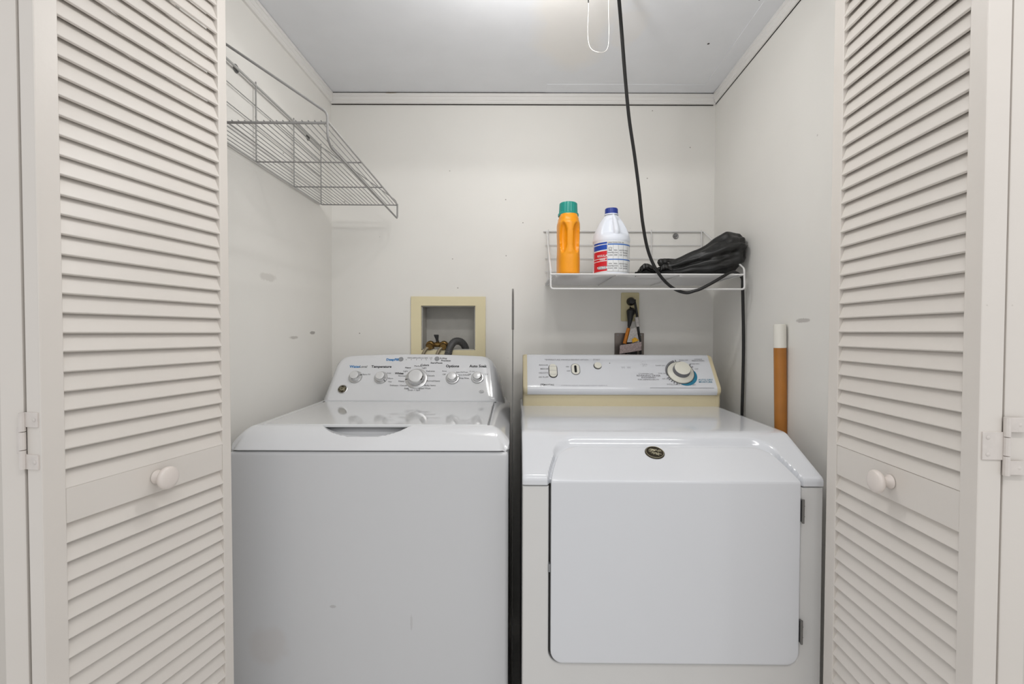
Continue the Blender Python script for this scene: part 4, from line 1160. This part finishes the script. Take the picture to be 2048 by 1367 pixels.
# ================================================================== METAL SHEET, ROD, PULL STRING, LAMP
shx = .0025
O = [(1.44, .004), (1.80, .004), (1.80, 1.16), (1.765, 1.255), (1.70, 1.305), (1.62, 1.324), (1.55, 1.312), (1.49, 1.265), (1.445, 1.17)]
q = plate([O], .0036, .0006, 1); q.v = [Vector((shx+v.z+.0018, v.x, v.y)) for v in q.v]
tb = thing('metal_sheet', 'thin dark metal sheet standing on edge in the gap between washer and dryer', 'metal sheet', (shx, 1.6, 0))
q.build('panel', 'sheet', tb, smooth=30)
q = MB(); q.tube(fillet([(shx, 1.60, 1.3225), (shx, 1.55, 1.312), (shx, 1.49, 1.265), (shx, 1.455, 1.19)], .03), .0034, 8)
q.build('rolled_rim', 'sheet', tb)
# wooden rod
RDp = 1.382
ra = at(1559.5, 648, RDp); rb = at(1562, 900, RDp)
rx = ra.x; lean = (rb.x-ra.x)/(ra.z-rb.z)
rdm = Matrix.Translation((rx+lean*ra.z, RDp, 0))
rd = thing('wooden_rod', 'brown wooden rod with white-painted tip, standing against the right wall behind the dryer', 'rod', mtx=rdm)
top = Vector((rx, RDp, ra.z)); bot = Vector((rx+lean*ra.z, RDp, .001)); cut = top+(bot-top)*((ra.z-at(1560, 693, RDp).z)/ra.z)
MB().tube([bot, cut], .0166, 20).build('shaft', 'rod', rd, smooth=60)
q = MB(); q.tube([cut+(bot-cut).normalized()*.003, top-Vector((0, 0, .003)), top-Vector((0, 0, .001)), top], [.01685, .0168, .0162, .0145], 20); q.build('painted_tip', 'rodtip', rd, smooth=50)
# pull string loop
sp = [(1176, -40), (1177, 10), (1175.5, 55), (1177, 84), (1184, 99), (1199, 104.5), (1211, 102), (1216.5, 90), (1218, 60), (1217, 20), (1217.5, -30)]
P_ = [at(px, py, 1.30+.02*math.sin(i)) for i, (px, py) in enumerate(sp)]
P_[0].z = HC; P_[-1].z = HC
st = thing('pull_string', 'thin white string loop hanging from the ceiling beside the black cord', 'string', (P_[0].x, 1.3, HC-.1))
MB().tube(spline(P_, 8), .0006, 6).build('string', 'string', st, smooth=60)
MB().tube([at(1176.2, -12, 1.299), at(1176.8, 5, 1.299)], .0016, 8).build('string_clip', 'dark', st)
# lamp (just above the frame)
lm = thing('ceiling_lamp', 'two-bulb porcelain ceiling lamp at the closet ceiling, at the top edge of the view', 'lamp', (.03, 1.13, HC))
MB().lathe([(.06, HC), (.06, HC-.010), (.05, HC-.022), (.0, HC-.026)], 32, Matrix.Translation((.03, 1.13, 0)), cap=False).build('lamp_base', 'porc', lm, smooth=40)
for s in (-1, 1):
    MB().tube([(.03+s*.02, 1.13, HC-.02), (.03+s*.048, 1.13, HC-.055)], .015, 16).build('bulb_socket', 'porc', lm)
    MB().lathe([(.012, -.0), (.013, -.008), (.026, -.026), (.030, -.042), (.027, -.056), (.016, -.068), (0, -.072)], 24,
               frame((.03+s*.046, 1.13, HC-.050), (0, 1, 0), (-s*.5, 0, 1)), cap=False).build('bulb', 'bulb', lm, smooth=60)
for o in bpy.data.objects:
    if o.type == 'MESH' and o.name.startswith('bulb') and not o.name.startswith('bulb_s'): o.visible_shadow = True
